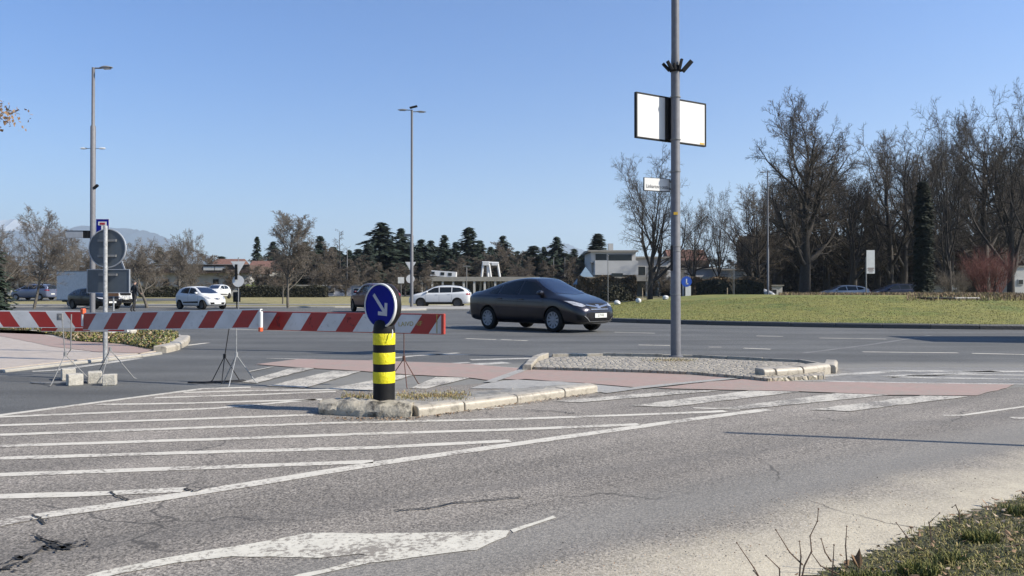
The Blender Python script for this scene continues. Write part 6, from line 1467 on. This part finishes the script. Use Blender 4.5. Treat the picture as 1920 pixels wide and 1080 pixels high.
# blue tarpaulin tent
D = 100; e = empty('tent', ((1098-960)/FPX*D, D, TZ(0, D)), 0, 'blue-grey pointed tarpaulin tent left of the white house', 'tent'); zt1 = pz2(e, 500, D)
MB().add([(-1.6, -1.6, 1.6), (1.6, -1.6, 1.6), (1.6, 1.6, 1.6), (-1.6, 1.6, 1.6), (0, 0, zt1)], [(0, 1, 4), (1, 2, 4), (2, 3, 4), (3, 0, 4)]).build('canopy', M['tent'], e)
for a in (-1.5, 1.5):
    for b in (-1.5, 1.5): MB().tube([(a, b, 0), (a, b, 1.62)], .05, 6).build('leg', M['galv'], e)
# left low building and roofs
D = 104; e, W, h = bld('low_building', 225, 468, 512, D, 8, M['wall_white'], 'long low white building with a dark eave behind the hedge'); MB().box((0, 3.4, h+.55), (W+1, 9.6, 1.1)).build('roof', M['roof_brown'], e); MB().box((0, -1.5, h+1.13), (W+1.1, .2, .08)).build('roof_edge', M['galv'], e)
for px in (300, 340, 362, 400, 420): MB().box((px2(e, px, D), -1.44, h+.6), (1.6, .06, .5)).build('rooflight', M['wall_white'], e)
for px in (312, 360, 405, 445): win(e, px2(e, px, D), h*.55, .8, 1.2)
for (x0, x1, yt, D, lab, wm) in ((462, 505, 506, 118, 'house with a terracotta roof right of the triangle sign', 'wall_white'), (395, 440, 500, 135, 'house with a brown tiled roof behind the low white building', 'wall_white'), (505, 530, 503, 128, 'pale yellow house glimpsed behind the slender lawn tree', 'leaf_pale')):
    e, W, h = bld('small_house', x0, x1, yt, D, 8, M[wm], lab); MB().add([(-W/2-.4, -.4, h-.1), (W/2+.4, -.4, h-.1), (W/2+.4, 8.4, h-.1), (-W/2-.4, 8.4, h-.1), (-W/2-.4, 4, h+1.6), (W/2+.4, 4, h+1.6)], [(0, 1, 5, 4), (2, 3, 4, 5), (0, 4, 3), (1, 2, 5), (3, 2, 1, 0)]).build('roof', M['roof_tile'], e); win(e, 0, h*.5, .9, 1.0)
D = 100; e, W, h = bld('dark_shed', 478, 515, 520, D, 6, M['roof_brown'], 'dark open shed at the end of the low building'); MB().box((0, 3, h+.1), (W+.5, 6.6, .15)).build('roof', M['fascia'], e); MB().box((.6, -.04, h*.45), (1.4, .06, h*.7)).build('door', M['window'], e)
D = 100; e, W, h = bld('low_building', -60, 118, 526, D, 8, M['wall_white'], 'pale low building at the far left behind the people carrier'); MB().box((0, 4, h+.15), (W+.8, 8.8, .3)).build('roof', M['roof_brown'], e)
for px in (10, 50, 90): win(e, px2(e, px, D), h*.5, 1.5, .9)
D = 110; e, W, h = bld('low_building', 515, 700, 536, D, 6, M['wall_grey'], 'low pale wall-like building behind the long hedge'); MB().box((0, 3, h+.08), (W+.3, 6.3, .16)).build('roof', M['fascia'], e)
for px in (560, 620, 670): win(e, px2(e, px, D), h*.5, 1.0, .7)
D = 104; 
for (px, w_, lab, zt2) in ((1789, 22, 'small pale kiosk seen between the cypress and the red-twigged shrub', 536), (1912, 26, 'pale building corner at the right edge', 500), (1450, 34, 'pale wall glimpsed left of the huge chestnut trunk', 536)):
    e, W, h = bld('kiosk', px-w_/2, px+w_/2, zt2, 88, 3, M['wall_white'], lab); MB().box((0, 1.5, h+.06), (W+.3, 3.3, .12)).build('roof', M['fascia'], e); win(e, .1, h*.5, .5, .5)
# ================================================================== hills
def ridge(name, pts, D, depth, mat, seed):
    rg = random.Random(seed); mb = MB(); n = 60; xs_ = np.interp(np.linspace(0, 1, n), np.linspace(0, 1, len(pts)), [p[0] for p in pts]); hs = np.interp(xs_, [p[0] for p in pts], [p[1] for p in pts])
    prof = [0, .25, .55, .85, 1, .8, .4, 0]; m = len(prof); ph = [rg.uniform(0, 6) for _ in range(4)]
    for i in range(n):
        X = (xs_[i]-960)/FPX*D; Hh = CAMH+(549-hs[i])*D/FPX
        for j, q in enumerate(prof):
            u = j/(m-1)-.5; mb.v.append((X, D+u*depth+math.sin(i*.7+ph[0]+j)*depth*.02, -5+(Hh+5)*q*(1+(.02*math.sin(i*1.3+j*ph[1]) if q != 1 else .01*math.sin(i*2.1+ph[2])))))
    mb.f = [(i*m+j, (i+1)*m+j, (i+1)*m+j+1, i*m+j+1) for i in range(n-1) for j in range(m-1)]; mb.mi = [0]*len(mb.f)
    return tag(mb.build(name, mat, sm=True), kind='structure')
ridge('hills', [(-300, 440), (-100, 428), (60, 432), (150, 420), (235, 427), (262, 431), (300, 444), (330, 455), (380, 480), (430, 505), (500, 530)], 8200, 2400, M['hills'], 1)
ridge('far_mountain_ridge', [(960, 500), (1000, 470), (1030, 458), (1060, 454), (1085, 464), (1110, 474), (1150, 490), (1200, 520)], 10200, 2000, M['hills'], 2)
ridge('snowy_ridge', [(-300, 430), (-120, 408), (-20, 412), (15, 409), (40, 416), (90, 428), (160, 445), (240, 480)], 10400, 1600, M['snow'], 3)
